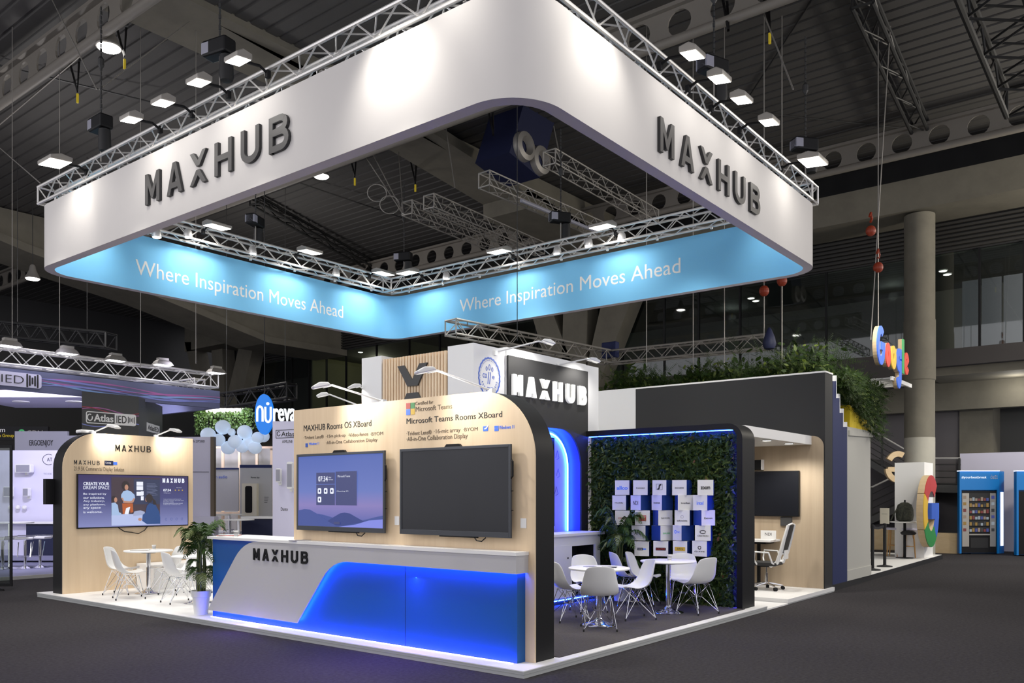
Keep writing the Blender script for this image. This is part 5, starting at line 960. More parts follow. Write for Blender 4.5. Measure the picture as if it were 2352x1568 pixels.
# ================= neighbouring booth on the right =================
GY = .10
gb = thing('plant_booth', 'neighbouring booth wall in blue and white with stepped top and dark plinth', 'booth', (9.5, GY, 0))
def Q(*ps): return [ony(*p, GY) for p in ps]
zt = .115
MB().prism('Z', [(9.47, GY-.03), (19.6, GY+.15), (19.6, 6), (9.47, 6)], 0, zt).build('plinth', 'black_matt', gb); MB().prism('Z', [(12.0, GY), (19.55, GY+.17), (19.55, 6), (12.0, 6)], zt, zt+.006).build('white_floor', 'white', gb)
steps = [(1911, 848), (1911, 868), (1920, 868), (1920, 903), (1929, 903), (1929, 938), (1937, 938), (1937, 970), (1946, 970), (1946, 1003)]
xl = ony(1911, 860, GY)[0]; xr = ony(1944.5, 1000, GY)[0]; x2 = ony(2000.5, 990, GY)[0]
wh = [(xl, zt)]+[(ony(px, py, GY)) for px, py in ((1911, 862), (1922, 862), (1922, 904), (1930, 904), (1930, 938), (1938, 938), (1938, 969), (1946, 969), (1946, 1002))]+[(xr, zt)]
bl = [(a-.0, b-.06) if i else (a, b) for i, (a, b) in enumerate(wh)]
MB().prism('Y', wh[:-1]+[(wh[-2][0], zt)], GY, GY+.25).build('stepped_white_core', 'white_wall', gb)
blp = [(xl, zt)]+[(ony(px, py, GY)) for px, py in ((1911, 875), (1919, 875), (1919, 914), (1927, 914), (1927, 948), (1935, 948), (1935, 980), (1944.5, 980), (1944.5, 1006))]+[(xr, zt)]
MB().prism('Y', blp, GY-.012, GY-.001).build('blue_face', 'wall_blue', gb)
MB().box(ony(1946, 1000, GY)[0], GY+.01, zt, x2, GY+.3, ony(2000, 990, GY)[1]).build('cream_wall', 'panel_cream', gb); MB().box(ony(1946, 1000, GY)[0], GY-.005, zt, x2+.01, GY+.009, zt+.2).build('skirting', 'panel_cream', gb)
MB().prism('Y', [ony(*p, GY+.02) for p in ((1947, 1000), (2000.5, 1004), (2000.5, 996), (1947, 988))], GY-.02, GY+.3).build('top_band', 'panel_cream', gb)
MB().prism('Y', [ony(*p, GY+.05) for p in ((1949, 986), (2000, 990), (1997, 975), (1990, 974), (1988, 965), (1975, 955), (1950, 930))], GY+.03, GY+.3).build('yellow_panel', 'yellow', gb)
def bushes(label, name, n, fn, seed, size, fern=.4, m='leaf', wr=.4, nrm=Vector((-.5, -.8, .3))):
    o = leaves(name, n, fn, m, None, seed, size, wr, fern, nrm.normalized()); return tag(o, label, 'plants', kind='stuff')
def row_(x0, y0, x1, y1, z0, h, dpt=.6):
    def f(r):
        t_ = r.random(); hh = h*(.55+.45*sin(t_*31)*sin(t_*17+1)); return Vector((x0+(x1-x0)*t_+r.uniform(-.2, .2), y0+(y1-y0)*t_+r.uniform(0, dpt), z0+r.random()**1.3*hh)), 1
    return f
A_, B_ = ony(1430, 885, 4.2), (11.3, 4.2)
bushes('dense green planting along the top of the booth behind the dark wall', 'planting', 5200, row_(10.2, 4.6, 10.2, .3, 3.95, .75, .9), 21, (.09, .19), .6); bushes('paler green leaves among the planting behind the dark wall', 'planting', 700, row_(10.1, 4.6, 10.1, .3, 3.95, .8, .9), 22, (.08, .16), .5, 'leaf2')
bushes('tall dark palm leaves behind the right part of the planting', 'planting', 1500, row_(12.2, 2.4, 12.6, .6, 4.1, 1.25, 1.0), 24, (.14, .28), .8)
def hang(r):
    t_ = r.random(); x = 10.0+2.3*t_; zt_ = 4.15-.1*t_; return Vector((x+r.uniform(-.1, .1), GY-.05+r.uniform(-.15, .3), zt_-r.random()**1.3*(.3+.75*min(1, t_*1.1)))), 1
bushes('ferns and trailing plants hanging over the stepped edge beside the yellow panel', 'trailing_plants', 3000, hang, 25, (.07, .15), .7); bushes('paler trailing leaves hanging over the yellow panel', 'trailing_plants', 600, hang, 26, (.06, .12), .4, 'leaf2')
t = thing('slatted_shelf', 'white slatted shelf under the multicoloured hanging letters', 'shelf', (12, -.2, 4.1)); 
for k in range(9): MB().box(11.9+.17*k, -.36, 4.16, 11.98+.17*k, .5, 4.19).build('slat', 'white', t)
MB().box(11.8, -.38, 4.12, 13.4, -.34, 4.2).build('front_rail', 'white', t); MB().box(11.8, .45, 4.12, 13.4, .5, 4.2).build('back_rail', 'white', t)
# hanging word of six letters, facing the aisle
YG = -.42
gs = thing('hanging_letters', 'multicoloured raised Google lettering hanging beside the round column', 'sign', (11, YG, 4.2))
fr = PY(YG); GD = .075
def L_(px, py): return ony(px, py, YG)
def gl(fn, m, nm):
    mb = MB(); fn(mb, 0, .02); mb.build(nm, m, gs); mb = MB(); fn(mb, -GD, 0); mb.build(nm.replace('face', 'side'), 'ply', gs)
def ringl(x0, x1, z0, z1, w, a0=0, a1=360, wz=None):
    cx, cz, rx, rz = (x0+x1)/2, (z0+z1)/2, (x1-x0)/2-w/2, (z1-z0)/2-w/2
    return lambda mb, c0, c1: stroke(mb, fr, arcp(cx, cz, rx, rz, a0, a1, 28)[:(-1 if a1-a0 >= 360 else None)], w, c0, c1, a1-a0 >= 360)
XL = [L_(p, 800)[0] for p in (2013, 2031, 2033, 2044, 2045, 2057, 2058, 2069, 2071.5, 2074, 2074, 2082)]
zt0, zb0 = L_(2020, 747)[1], L_(2025, 839)[1]; sc_ = (zt0-zb0)
G0, G1 = XL[0], XL[1]; w_ = .155
def fG(mb, c0, c1):
    cx, cz = (G0+G1)/2, (zt0+zb0)/2; rx, rz = (G1-G0)/2-w_/2, (zt0-zb0)/2-w_/2
    stroke(mb, fr, arcp(cx, cz, rx, rz, 50, 360, 30), w_, c0, c1); stroke(mb, fr, [(cx+rx+w_/2, cz), (cx, cz)], w_, c0, c1)
gl(fG, 's_blue', 'letter_face')
zo0, zo1 = zb0+.02, zb0+.66*sc_; ring_w = .15
gl(ringl(XL[2], XL[3], zo0, zo1, ring_w), 's_red', 'letter_face'); gl(ringl(XL[4], XL[5], zo0, zo1, ring_w), 's_yellow', 'letter_face')
def fg(mb, c0, c1):
    ringl(XL[6], XL[7], zo0, zo1, ring_w)(mb, c0, c1); cx = (XL[6]+XL[7])/2; rx = (XL[7]-XL[6])/2-ring_w/2
    stroke(mb, fr, [(cx+rx, zo1), (cx+rx, zo0-.05)]+arcp(cx, zo0-.05, rx, .22, 0, -160, 12), ring_w, c0, c1)
gl(fg, 's_blue', 'letter_face')
gl(lambda mb, c0, c1: prect(mb, fr, XL[8], zo0, XL[9]+.03, zt0-.02, c0, c1), 's_green', 'letter_face')
def fe(mb, c0, c1):
    cx, cz = (XL[10]+XL[11])/2+.1, (zo0+zo1)/2; rx, rz = (XL[11]-XL[10])/2-.02, (zo1-zo0)/2-.07
    stroke(mb, fr, arcp(cx, cz, rx, rz, 15, 330, 24), .13, c0, c1); stroke(mb, fr, [(cx-rx, cz-.08), (cx+rx, cz+.09)], .12, c0, c1)
gl(fe, 's_red', 'letter_face')
lamp('SPOT', (11.5, -2.2, 6.6), (12, YG, 4.8), 60, size=.2, ang=70, name='sign_light')
for p, tt in (((9.6, -.9, 6.0), (11.6, .2, 3.5)), ((14.5, -1.5, 5.6), (15.8, 1, .3)), ((17, -2, 5.6), (18, 0, 1)), ((19, -3.5, 4.5), (22.5, -.2, 1.2))): lamp('SPOT', p, tt, 300, size=.2, ang=110, col=(1, .97, .88), name='right_fill_light')  # last spot has no fixture, added to brighten the vending machines
# white box column with the big letter
bx = thing('white_pillar_box', 'white boxed pillar around the column carrying the big four coloured letter', 'pillar', (17.5, GY, zt))
xa = fl(2130, 1281.6, zt)[0]; ya2 = onx(2055, 1275, xa)[0]
MB().box(xa, .36, zt+.006, xa+1.0, ya2, 2.66).build('box', 'white', bx)
YB = .36; fr = PY(YB); gx0, gx1 = ony(2122, 1180, YB-.2)[0], ony(2157, 1180, YB-.2)[0]; gz0, gz1 = ony(2140, 1254, YB-.1)[1], ony(2140, 1092, YB-.1)[1]
def Gpart(a0, a1, m):
    cx, cz = (gx0+gx1)/2, (gz0+gz1)/2; w = .42; rx, rz = (gx1-gx0)/2-w/2, (gz1-gz0)/2-w/2
    for c0, c1, mm, nn in ((.02, .18, 'ply', 'letter_core'), (.18, .20, m, 'letter_face')):
        mb = MB(); stroke(mb, fr, arcp(cx, cz, rx, rz, a0, a1, 12), w, c0, c1); mb.build(nn, mm, bx)
    return cx, cz, rx, w
Gpart(45, 150, 'g_red'); Gpart(150, 210, 'g_yellow'); Gpart(210, 310, 'g_green'); cx, cz, rx, w = Gpart(310, 362, 'g_blue')
mb = MB(); prect(mb, fr, cx, cz-w/2, cx+rx+w/2, cz+w/2, .02, .20); mb.build('letter_bar', 'g_blue', bx)
# plywood letter behind
t = thing('wooden_letter', 'pale wooden letter half hidden behind the white pillar box', 'letter', (16.4, 1.7, 1.6)); fr = Fr(dp(2050, 1070, 25.2), (sB, -cB, 0), (-cB, -sB, 0)); mb = MB(); stroke(mb, fr, arcp(.12, 0, .30, .36, 60, 150, 10), .16, 0, .12); mb.build('upper_arc', 'ply', t); mb = MB(); stroke(mb, fr, [(.3, -.10), (-.18, -.10)], .14, 0, .12); stroke(mb, fr, arcp(.14, -.08, .32, .34, 180, 270, 10), .16, 0, .12); mb.build('lower_arc', 'ply', t); MB().tube(fr.P(.35, -1.9, .06), fr.P(.35, -.1, .06), .02).build('support', 'ply', t)
# stools, table, backpack, posts
def make_wstool():
    t = thing('wooden_stool', 'x', 'stool')
    MB().lathe([(0, .72), (.17, .72), (.185, .735), (.185, .765), (.17, .78), (0, .78)], n=24).build('seat', 'lilac_wall', t, smooth=True)
    for a in (45, 135, 225, 315): MB().tube((.12*cos(R(a)), .12*sin(R(a)), .73), (.19*cos(R(a)), .19*sin(R(a)), 0), .019, 8, .016).build('leg', 'stool_wood', t, smooth=True)
    mb = MB(); c = [(.165*cos(R(a)), .165*sin(R(a)), .30) for a in (45, 135, 225, 315)]
    for i in range(4): mb.tube(c[i], c[(i+1) % 4], .011, 6)
    mb.build('stretchers', 'stool_wood', t); return t
ws = make_wstool(); x, y = fl(2052, 1277, zt+.006); ws.location = (x, y, zt+.006); ws['label'] = 'wooden stool left of its pair under the small white table by the pillar'; ws['group'] = 'wooden stools by the white pillar'
x, y = fl(2089, 1280, zt+.006); dup(ws, (x, y, zt+.006), .3, 'wooden stool right of its pair beside the white pillar box'); xt, yt = x, y
x, y = fl(2078, 1281, zt+.006); dtab = w2c(x, y)[1]; zt2 = H-(1197-HY)*dtab/F
t = thing('small_high_table', 'small white high table by the pillar holding a camouflage backpack', 'table', (x, y, zt)); MB().lathe([(0, zt2-.03), (.36, zt2-.03), (.37, zt2-.015), (.36, zt2), (0, zt2)], (x, y, 0), 30).build('table_top', 'white', t, smooth=True); MB().tube((x, y, zt+.02), (x, y, zt2-.03), .035, 12).build('column', 'black', t); MB().lathe([(.22, zt+.006), (.22, zt+.02), (.05, zt+.03)], (x, y, 0), 24).build('base', 'black', t)
bp_ = thing('backpack', 'green camouflage backpack standing on the small high table', 'backpack', (x, y, zt2)); 
mb = MB(); mb.lathe([(.13, 0), (.2, .03), (.22, .15), (.21, .32), (.17, .44), (.08, .50), (.01, .51)], (x, y, zt2), 20); o = mb.build('body', 'khaki', bp_, smooth=True); 
mb = MB(); mb.lathe([(.06, 0), (.12, .03), (.13, .15), (.10, .26), (.01, .28)], (x-.15, y-.10, zt2+.02), 14); mb.build('front_pocket', 'khaki', bp_, smooth=True); MB().path([(x-.05, y, zt2+.5), (x-.03, y, zt2+.56), (x+.05, y, zt2+.56), (x+.06, y, zt2+.5)], .012).build('handle', 'black_matt', bp_); MB().path([(x-.16, y+.14, zt2+.35), (x-.22, y+.22, zt2+.18), (x-.2, y+.3, zt2+.02)], .018).build('strap', 'khaki', bp_)
tag(MB().lathe([(.02, 0), (.16, .01), (.2, .06), (.12, .12), (.01, .13)], (x-.05, y-.1, zt2-.36), 14).build('dark_bag', 'black_matt', smooth=True), 'small dark bag hanging under the high table top', 'bag')
def post(px, py, label):
    x, y = fl(px, py, zt+.006); t = thing('barrier_post', label, 'barrier post', (x, y, zt)); MB().lathe([(.17, 0), (.17, .02), (.05, .04), (.035, .05), (.035, .93), (.045, .93), (.045, 1.0), (.02, 1.01)], (x, y, zt+.006), 18).build('pole', 'black_matt', t, smooth=True); return Vector((x, y, zt+.95))
pa = post(2004, 1309, 'black barrier post nearer the cream booth wall'); pb = post(2032, 1301, 'black barrier post below the small paper sign')
tag(MB().add([pa+Vector((0, 0, .03)), pb+Vector((0, 0, .03)), pb-Vector((0, 0, .03)), pa-Vector((0, 0, .03)), ((pa+pb)/2)-Vector((0, 0, .06)), ((pa+pb)/2)-Vector((0, 0, 0))], [(0, 5, 4, 3), (5, 1, 2, 4)]).build('barrier_belt', 'black_matt', rec=False), 'black belt between the two barrier posts', 'barrier belt')
t = thing('paper_sign', 'cream paper sign standing on the farther barrier post', 'sign', pb); MB().box(pb.x-.02, pb.y-.10, pb.z+.05, pb.x+.0, pb.y+.1, pb.z+.42).build('board', 'cream', t); MB().box(pb.x-.022, pb.y-.06, pb.z+.28, pb.x-.02, pb.y+.06, pb.z+.285).build('printed_line', 'ink', t)
# ================= vending machines =================
VM = dict(v1=(.35, .25, .18), v2=(.05, .07, .3), v3=(.35, .2, .03), v4=(.35, .4, .45), v5=(.2, .02, .02), v6=(.03, .03, .03))
for k_, c_ in VM.items(): emis(k_, c_, .6)
def vending(px0, px1, pyb, label, group=None, full=True):
    x0, y0 = fl(px0, pyb, 0); d = w2c(x0, y0)[1]; wl = (px1-px0)*d/F; fr = Fr((x0, y0, 0), (sB, -cB, 0), (-cB, -sB, 0)); t = thing('vending_machine', label, 'vending machine', (x0, y0, 0), group='blue vending machines')
    def b(a0, b0, a1, b1, c0, c1, m, nm, par=None): mb = MB(); prect(mb, fr, a0, b0, a1, b1, c0, c1); return mb.build(nm, m, par or t)
    HZ = H-(1082-HY)*d/F; dz = lambda py: H-(py-HY)*d/F
    mb = MB().add([fr.P(a_, z_, c_) for z_ in (.03, HZ) for a_, c_ in ((0, -.12), (wl, -.12), (wl+.1, -.9), (.45, -.9))], [(0, 1, 2, 3), (7, 6, 5, 4), (0, 4, 5, 1), (1, 5, 6, 2), (2, 6, 7, 3), (3, 7, 4, 0)]); mb.build('cabinet', 'vend_blue', t); b(.4, .0, wl, .03, -.85, -.1, 'black', 'plinth')
    b(0, .03, .06, HZ, -.12, 0, 'vend_blue', 'left_surround'); b(wl-.06, .03, wl, HZ, -.12, 0, 'vend_blue', 'right_surround'); b(.06, dz(1125), wl-.06, HZ, -.12, 0, 'vend_blue', 'header_panel'); b(0, HZ, wl, HZ+.025, -.15, .03, 'led_white', 'top_light')
    if not full: b(.06, .05, wl, dz(1128), -.11, -.02, 'black', 'door'); return t
    m_ = b(.06, .05, wl-.06, dz(1127), -.11, -.04, 'black', 'machine_door'); gx0, gx1 = .25*wl, .78*wl
    b(.09, dz(1255), gx0, dz(1132), -.04, -.02, 'alu_dull', 'left_column', m_); b(gx1, dz(1255), wl-.09, dz(1132), -.04, -.02, 'alu_dull', 'right_column', m_); b(gx0, dz(1226), gx1, dz(1132), -.045, -.038, 'black_matt', 'window_back', m_); b(gx0, dz(1229), gx1, dz(1226), -.04, -.01, 'alu_dull', 'window_sill', m_); b(gx0+.05, dz(1258), gx1-.05, dz(1235), -.04, -.03, 'black_matt', 'delivery_flap', m_)
    rnd = random.Random(4); cs = ('v1', 'v2', 'v3', 'v4', 'v5', 'v6')
    for r_ in range(6):
        zz = dz(1150+r_*14.2); b(gx0, zz-.015, gx1, zz, -.038, -.02, 'black', 'shelf', m_)
        for k in range(7): a = gx0+.02+k*(gx1-gx0-.04)/7; b(a, zz, a+(gx1-gx0)/7*.7, zz+.07+.05*rnd.random(), -.037, -.022, cs[rnd.randrange(6)], 'product', m_)
    for r_ in range(6):
        for s_, a in ((0, .12), (1, gx1+.04)): b(a, dz(1145+r_*15), a+.09, dz(1138+r_*15), -.02, -.015, cs[(r_*2+s_) % 6], 'button_label', m_)
    text('#yourbestbreak', fr, (.05*wl, dz(1100), .68*wl, dz(1093)), 'sign_white', t, .005); text('\u00f6s\u03b5\u03b9', fr, (.78*wl, dz(1100), .96*wl, dz(1090)), 'mirror_grey', t, .005)
    # glowing side blade
    r2 = Vector((sB, -cB, 0))+Vector((cB, sB, 0))*.7; f2 = Fr(fr.P(wl, 0, 0), r2, (sB, -cB, 0)); mb = MB(); prect(mb, f2, 0, .03, .30, HZ, -.04, 0); mb.build('side_panel', 'vend_blue', t); mb = MB(); prect(mb, f2, .08, dz(1253), .2, dz(1130), .001, .03); mb.build('light_blade', 'led_white', t)
    return t
vending(2204, 2295, 1273, 'blue vending machine with six lit shelves of snacks and a glowing side blade'); vending(2335, 2440, 1277, 'second blue vending machine cut off by the right edge of the photo', full=False)
# ================= neighbouring booth on the left =================
r_ = Vector((sB, -cB, 0)); n_ = Vector((-cB, -sB, 0)); f_ = -n_
def FD(d): o = dp(CX, HY, d); o.z = 0; return Fr(o, r_, n_)     # wall square to the view at depth d
def A(px, d): return (px-CX)*d/F
def Zp(py, d): return H-(py-HY)*d/F
def wallq(px0, py0, px1, py1, d, m, name, par=None, th=.1, c=0):   # py0 lower, py1 upper
    mb = MB(); prect(mb, FD(d), A(px0, d), Zp(py0, d) if py0 else 0, A(px1, d), Zp(py1, d), c-th, c); return mb.build(name, m, par)
lb = thing('lilac_booth', 'neighbouring lilac lit booth at the left with speakers on its white wall', 'booth', dp(60, 1300, 22))
a = fl(0, 1333, 0); b = fl(130, 1324.5, 0); e = (b[0]-a[0], b[1]-a[1]); 
mat('booth_floor', (.28, .28, .42), .5); mat('lilac_lit', (.72, .70, .88), .6)
MB().prism('Z', [(a[0]-e[0]*3, 14.32), (11.5, 14.32), (11.5, 24), (a[0]-e[0]*3, 24)], 0, .07).build('floor_slab', 'booth_floor', lb); MB().box(a[0]-3, 14.29, 0, 11.5, 14.319, .072).build('metal_edge', 'alu', lb)
DW = 22.5
wallq(-160, 1290, 160, 1034, DW, 'lilac_lit', 'white_wall', lb)
wallq(60, 1278, 125, 1203, DW-.8, 'navy', 'counter_front', lb, .5); wallq(-100, 1203, 130, 1199, DW-.85, 'white', 'counter_top', lb, .7)
wallq(-100, 1275, 60, 1203, DW-.7, 'lilac_lit', 'counter_end', lb, .5); wallq(-100, 1287, 130, 1276, DW-.9, 'booth_floor', 'plinth', lb, .6)
def spk(px, py, w, h, label, d=DW, par=None):
    p = dp(px, py, d); t = thing('wall_loudspeaker', label, 'loudspeaker', p); fr = FD(d); a, z = A(px, d), Zp(py, d); mb = MB(); pat(mb, fr, rpoly(a-w/2, z-h/2, a+w/2, z+h/2, .03, 3), .08, .24); mb.build('cabinet', 'plastic_white', t, bevel=.01); mb = MB(); prect(mb, fr, a-w*.42, z-h*.42, a+w*.42, z+h*.42, .24, .245); mb.build('grille', 'mirror_grey', t); mb = MB(); prect(mb, fr, a-.03, z-h/2-.06, a+.03, z, .0, .09); mb.build('bracket', 'plastic_white', t)
spk(64, 1076, .42, .22, 'wide white speaker high on the lilac wall at the left'); spk(28, 1129, .2, .27, 'larger upright white speaker lower left on the lilac wall'); spk(70, 1130, .15, .22, 'small upright white speaker lower right on the lilac wall')
for px in (24, 41, 56): tag(MB().ball(dp(px, 1165, DW-.1), .06, 8).build('small_speaker', 'plastic_white'), 'small white device below the speakers, '+{24: 'leftmost', 41: 'middle', 56: 'rightmost'}[px]+' of three', 'device', 'small white devices on the lilac wall')
mb = MB(); stroke(mb, FD(DW), arcp(A(112, DW), Zp(1055, DW), .16, .14, 60, 300, 16), .012, .0, .006); mb.build('round_emblem', 'ink', lb); text('AT', FD(DW), (A(108, DW), Zp(1059, DW), A(120, DW), Zp(1051, DW)), 'ink', lb); text('TO DE', FD(DW), (A(100, DW), Zp(1090, DW), A(119, DW), Zp(1086, DW)), 'mirror_grey', lb)
tag(wallq(34, 1034, 300, 1000, 25, 'mirror_grey', 'fascia_wall'), 'grey fascia wall with black ERGOENJOY letters at the far left', 'wall panel'); ew = bpy.data.objects['fascia_wall']; text('ERGOENJOY', FD(25), (A(68, 25), Zp(1027, 25), A(122, 25), Zp(1010, 25)), 'ink', ew, .01, bold=.04, off=.002)
wallq(34, 1002, 155, 990, 25, 'mirror_grey', 'upper_strip', ew)
t = tag(wallq(-60, 1010, 110, 979, 27, 'black', 'dark_banner'), 'black banner with yellow and white words at the far left edge', 'banner'); text('m', FD(27), (A(0, 27), Zp(992, 27), A(12, 27), Zp(985, 27)), 'white', t, .01, off=.002); text('h Group', FD(27), (A(-2, 27), Zp(1006, 27), A(32, 27), Zp(996, 27)), 'tag_yellow', t, .01, off=.002); text('GDN', FD(27), (A(62, 27), Zp(998, 27), A(98, 27), Zp(988, 27)), 'alu_dull', t, .01, off=.002)
mb = MB(); stroke(mb, FD(27), arcp(A(50, 27), Zp(993, 27), .08, .08, 0, 300, 12), .05, .002, .01); mb.build('green_emblem', 's_green', t)
# glass screen on castors at the very left
x, y = fl(26, 1344, .1); t = thing('glass_stand', 'dark framed glass stand on castors at the very left edge', 'glass stand', (x, y, 0)); d = w2c(x, y)[1]
fr = FD(d); zt_ = Zp(1022, d); mb = MB(); prect(mb, fr, A(22, d), .1, A(27, d), zt_, -.03, 0); prect(mb, fr, A(-80, d), zt_-.05, A(22, d), zt_, -.03, 0); prect(mb, fr, A(-80, d), .08, A(27, d), .14, -.03, 0); mb.build('frame', 'black', t)
mb = MB(); prect(mb, fr, A(-80, d), .14, A(22, d), zt_-.05, -.018, -.012); mb.build('glass_pane', 'pane', t); c = dp(3, 1357, d); MB().tube(c-n_*.02, c+n_*.02, .05, 16).build('castor', 'black', t)
# bar stools and high tables
def make_bar():
    t = thing('bar_stool', 'x', 'bar stool')
    MB().prism('X', rpoly(-.19, .68, .19, .74, .025), -.19, .19).build('seat', 'white', t, bevel=.015); MB().path([(-.19, -.19, .70), (-.19, -.21, .76), (.19, -.21, .76), (.19, -.19, .70)], .012).build('back_rail', 'chrome', t)
    MB().lathe([(.19, 0), (.195, .01), (.10, .03), (.032, .06), (.03, .66)], n=24).build('pedestal', 'chrome', t, smooth=True); MB().path([(-.13, .05, .62), (-.13, .17, .28), (.13, .17, .28), (.13, .05, .62)], .011).build('footrest', 'chrome', t); return t
bs = make_bar(); first_b = True
def bar(px, py, rz, label, loc=None):
    global first_b
    x, y = loc or fl(px, py, .07)
    if first_b: bs.location = (x, y, .07); bs.rotation_euler = (0, 0, rz); bs['label'] = label; bs['group'] = 'chrome bar stools in the lilac booth'; first_b = False
    else: dup(bs, (x, y, .07), rz, label)
bar(58, 1305, 2.6, 'chrome bar stool with a white seat, nearer the left table leg'); bar(92, 1303, 2.3, 'chrome bar stool with a white seat beside the black edge of the left wall'); bar(6, 1307, .5, 'chrome bar stool at the very left edge behind the glass stand')
def hitable(px, pyb, pyt, w, label, zf=.07):
    x, y = fl(px, pyb, zf); d = w2c(x, y)[1]; zt_ = Zp(pyt, d); t = thing('high_table', label, 'high table', (x, y, zf), group='high tables in the left booths'); MB().lathe([(0, zt_-.025), (w/2, zt_-.025), (w/2, zt_), (0, zt_)], (x, y, 0), 32).build('table_top', 'white', t); MB().lathe([(.24, zf), (.24, zf+.015), (.05, zf+.04), (.035, zf+.06), (.035, zt_-.025)], (x, y, 0), 20).build('pedestal', 'chrome', t, smooth=True)
hitable(22, 1306, 1199, 1.0, 'white high table on a chrome leg at the left edge')
for px, pyt, pyb, l in ((492, 1181, 1292, 'white high table nearest the left wooden wall, behind the palm'), (528, 1180, 1288, 'white high table behind the first one above the counter end'), (548, 1192, 1296, 'white high table above the counter, right of the others')): hitable(px, pyb, pyt, .75, l)
for i, (px, py, rz, l) in enumerate(((512, 1280, .2, 'leftmost'), (536, 1284, 1.2, 'second'), (554, 1290, 2.2, 'third'), (578, 1287, 3.0, 'fourth'), (603, 1284, 4.0, 'rightmost'))): bar(px, py, rz, l+' of the five chrome bar stools visible just over the counter end')
# lilac banner, truss and floodlights above the left booth
YQ = 14.3
bn = thing('wave_banner', 'long dark lilac banner with pink and blue waves over the left booth', 'banner', (0, YQ, 4)); mat('banner_lilac', (.13, .14, .24), .7); mat('p_rose', (.42, .14, .36), .7); mat('p_violet', (.24, .27, .62), .7); mat('p_cyan', (.25, .40, .68), .7); mat('p_red', (.35, .05, .08), .7)
p0, p1 = ony(-60, 838, YQ), ony(505, 898, YQ); zl = ony(505, 938, YQ)[1]; zh = p1[1]
MB().box(p0[0], YQ, zl, p1[0], YQ+.12, zh).build('fabric', 'banner_lilac', bn); MB().box(p1[0]-.12, YQ+.121, zl, p1[0], YQ+5, zh).build('side_fabric', 'banner_lilac', bn)
fr = PY(YQ)
for k, (m_, ph, am, fq, z_) in enumerate((('p_rose', .3, .10, 1.6, .62), ('p_violet', 1.2, .12, 1.3, .5), ('p_cyan', 2.2, .09, 1.8, .4), ('p_rose', 2.9, .07, 1.4, .55), ('p_violet', .1, .08, 2.1, .35))):
    mb = MB(); n = 40; x0 = ony(95, 880, YQ)[0]; x1 = p1[0]; up_ = [(x0+(x1-x0)*i/n, zl+(zh-zl)*(z_+am*1.6*sin(ph+fq*3.4*i/n))) for i in range(n+1)]; lo_ = [(x, z-.012-.028*abs(sin(i/6.))) for i, (x, z) in enumerate(up_)]
    for i in range(n): pat(mb, fr, [lo_[i], lo_[i+1], up_[i+1], up_[i]], .002+.001*k, .0025+.001*k)
    mb.build('printed_wave', m_, bn)
q0, q1 = ony(-60, 860, YQ), ony(94, 905, YQ); zp0, zp1 = ony(94, 893, YQ)[1], ony(94, 861, YQ)[1]
mb = MB(); pat(mb, fr, rpoly(q0[0], zp0, q1[0], zp1, .06), .001, .03); mb.build('logo_plate', 'lilac_lit', bn); x0, x1 = ony(2, 880, YQ)[0], ony(53, 885, YQ)[0]; text('IED', fr, (x0, zp0+.07, x1, zp1-.07), 'ink', bn, .01, off=.03, bold=-.02)
mb = MB()
for i, h_ in enumerate((.13, .1, .06, .1, .13)): xx = ony(61+6*i, 880, YQ)[0]; seg(mb, fr, (xx, (zp0+zp1)/2-h_), (xx, (zp0+zp1)/2+h_), .03, .03, .04, 4)
mb.build('bar_emblem', 'ink', bn)
tt = tr_thing('floodlit white lattice truss over the long wave banner on the left', (p0[0], YQ+.4, zh+.12), (p1[0]+.1, YQ+.4, zh+.12), 'alu', w=.35, h=.35)
tr_thing('floodlit lattice truss going back from the right end of the wave banner', (p1[0]-.2, YQ+.6, zh+.05), (p1[0]-.2, YQ+5, zh+.05), 'alu')
lfl = None
for i, (px, py) in enumerate(((15, 795), (147, 812), (258, 828), (366, 838), (489, 856))):
    x_, z_ = ony(px, py, YQ); loc = (x_, YQ-.15, z_-.02); l = ('leftmost', 'second from the left', 'third from the left', 'fourth from the left', 'rightmost')[i]+' of the five grey floodlights over the wave banner'
    if lfl is None:
        lfl = thing('booth_floodlight', l, 'floodlight', group='floodlights over the wave banner'); MB().add([(sx*a, sy*b, z) for a, b, z in ((.21, .14, 0), (.17, .1, .08), (.12, .07, .12), (.12, .07, .17)) for sx, sy in ((-1, -1), (1, -1), (1, 1), (-1, 1))], [(i_*4+k, i_*4+(k+1) % 4, (i_+1)*4+(k+1) % 4, (i_+1)*4+k) for i_ in range(3) for k in range(4)]+[(12, 13, 14, 15)]).build('housing', 'alu_dull', lfl, rec=False); MB().box(-.17, -.11, -.01, .17, .11, 0).build('lens', 'lens_cool', lfl); MB().path([(0, .1, .1), (0, .35, .05)], .02).build('arm', 'alu_dull', lfl); lfl.location = loc
    else: dup(lfl, loc, 0, l)
for x_ in (1.5, 4.2, 7): lamp('SPOT', (x_, YQ+.9, 4.2), (x_+1.2, 19, 1.2), 560 if x_ < 5 else 260, size=.25, ang=130, col=(.78, .76, 1), name='left_booth_light'); 
for x_ in (1.6, 4.6): lamp('SPOT', (x_, YQ-.5, 5.1), (x_, YQ, 4.2), 22, size=.2, ang=140, col=(.8, .78, 1), name='left_booth_light')
lamp('SPOT', (6.5, 16.0, 4.4), (9.5, 20, .6), 110, size=.25, ang=130, col=(.95, .93, 1), name='left_booth_light')
t = tag(wallq(-100, 912, 188, 895, 21, 'lilac_lit', 'white_canopy', None, 2.5), 'white canopy slab with round lights under the wave banner', 'canopy')
for px in (48, 170): mb = MB().lathe([(.2, -.02), (.2, 0)], dp(px, 924, 21.8)+Vector((0, 0, .03)), 20); mb.build('canopy_light', 'white', t)
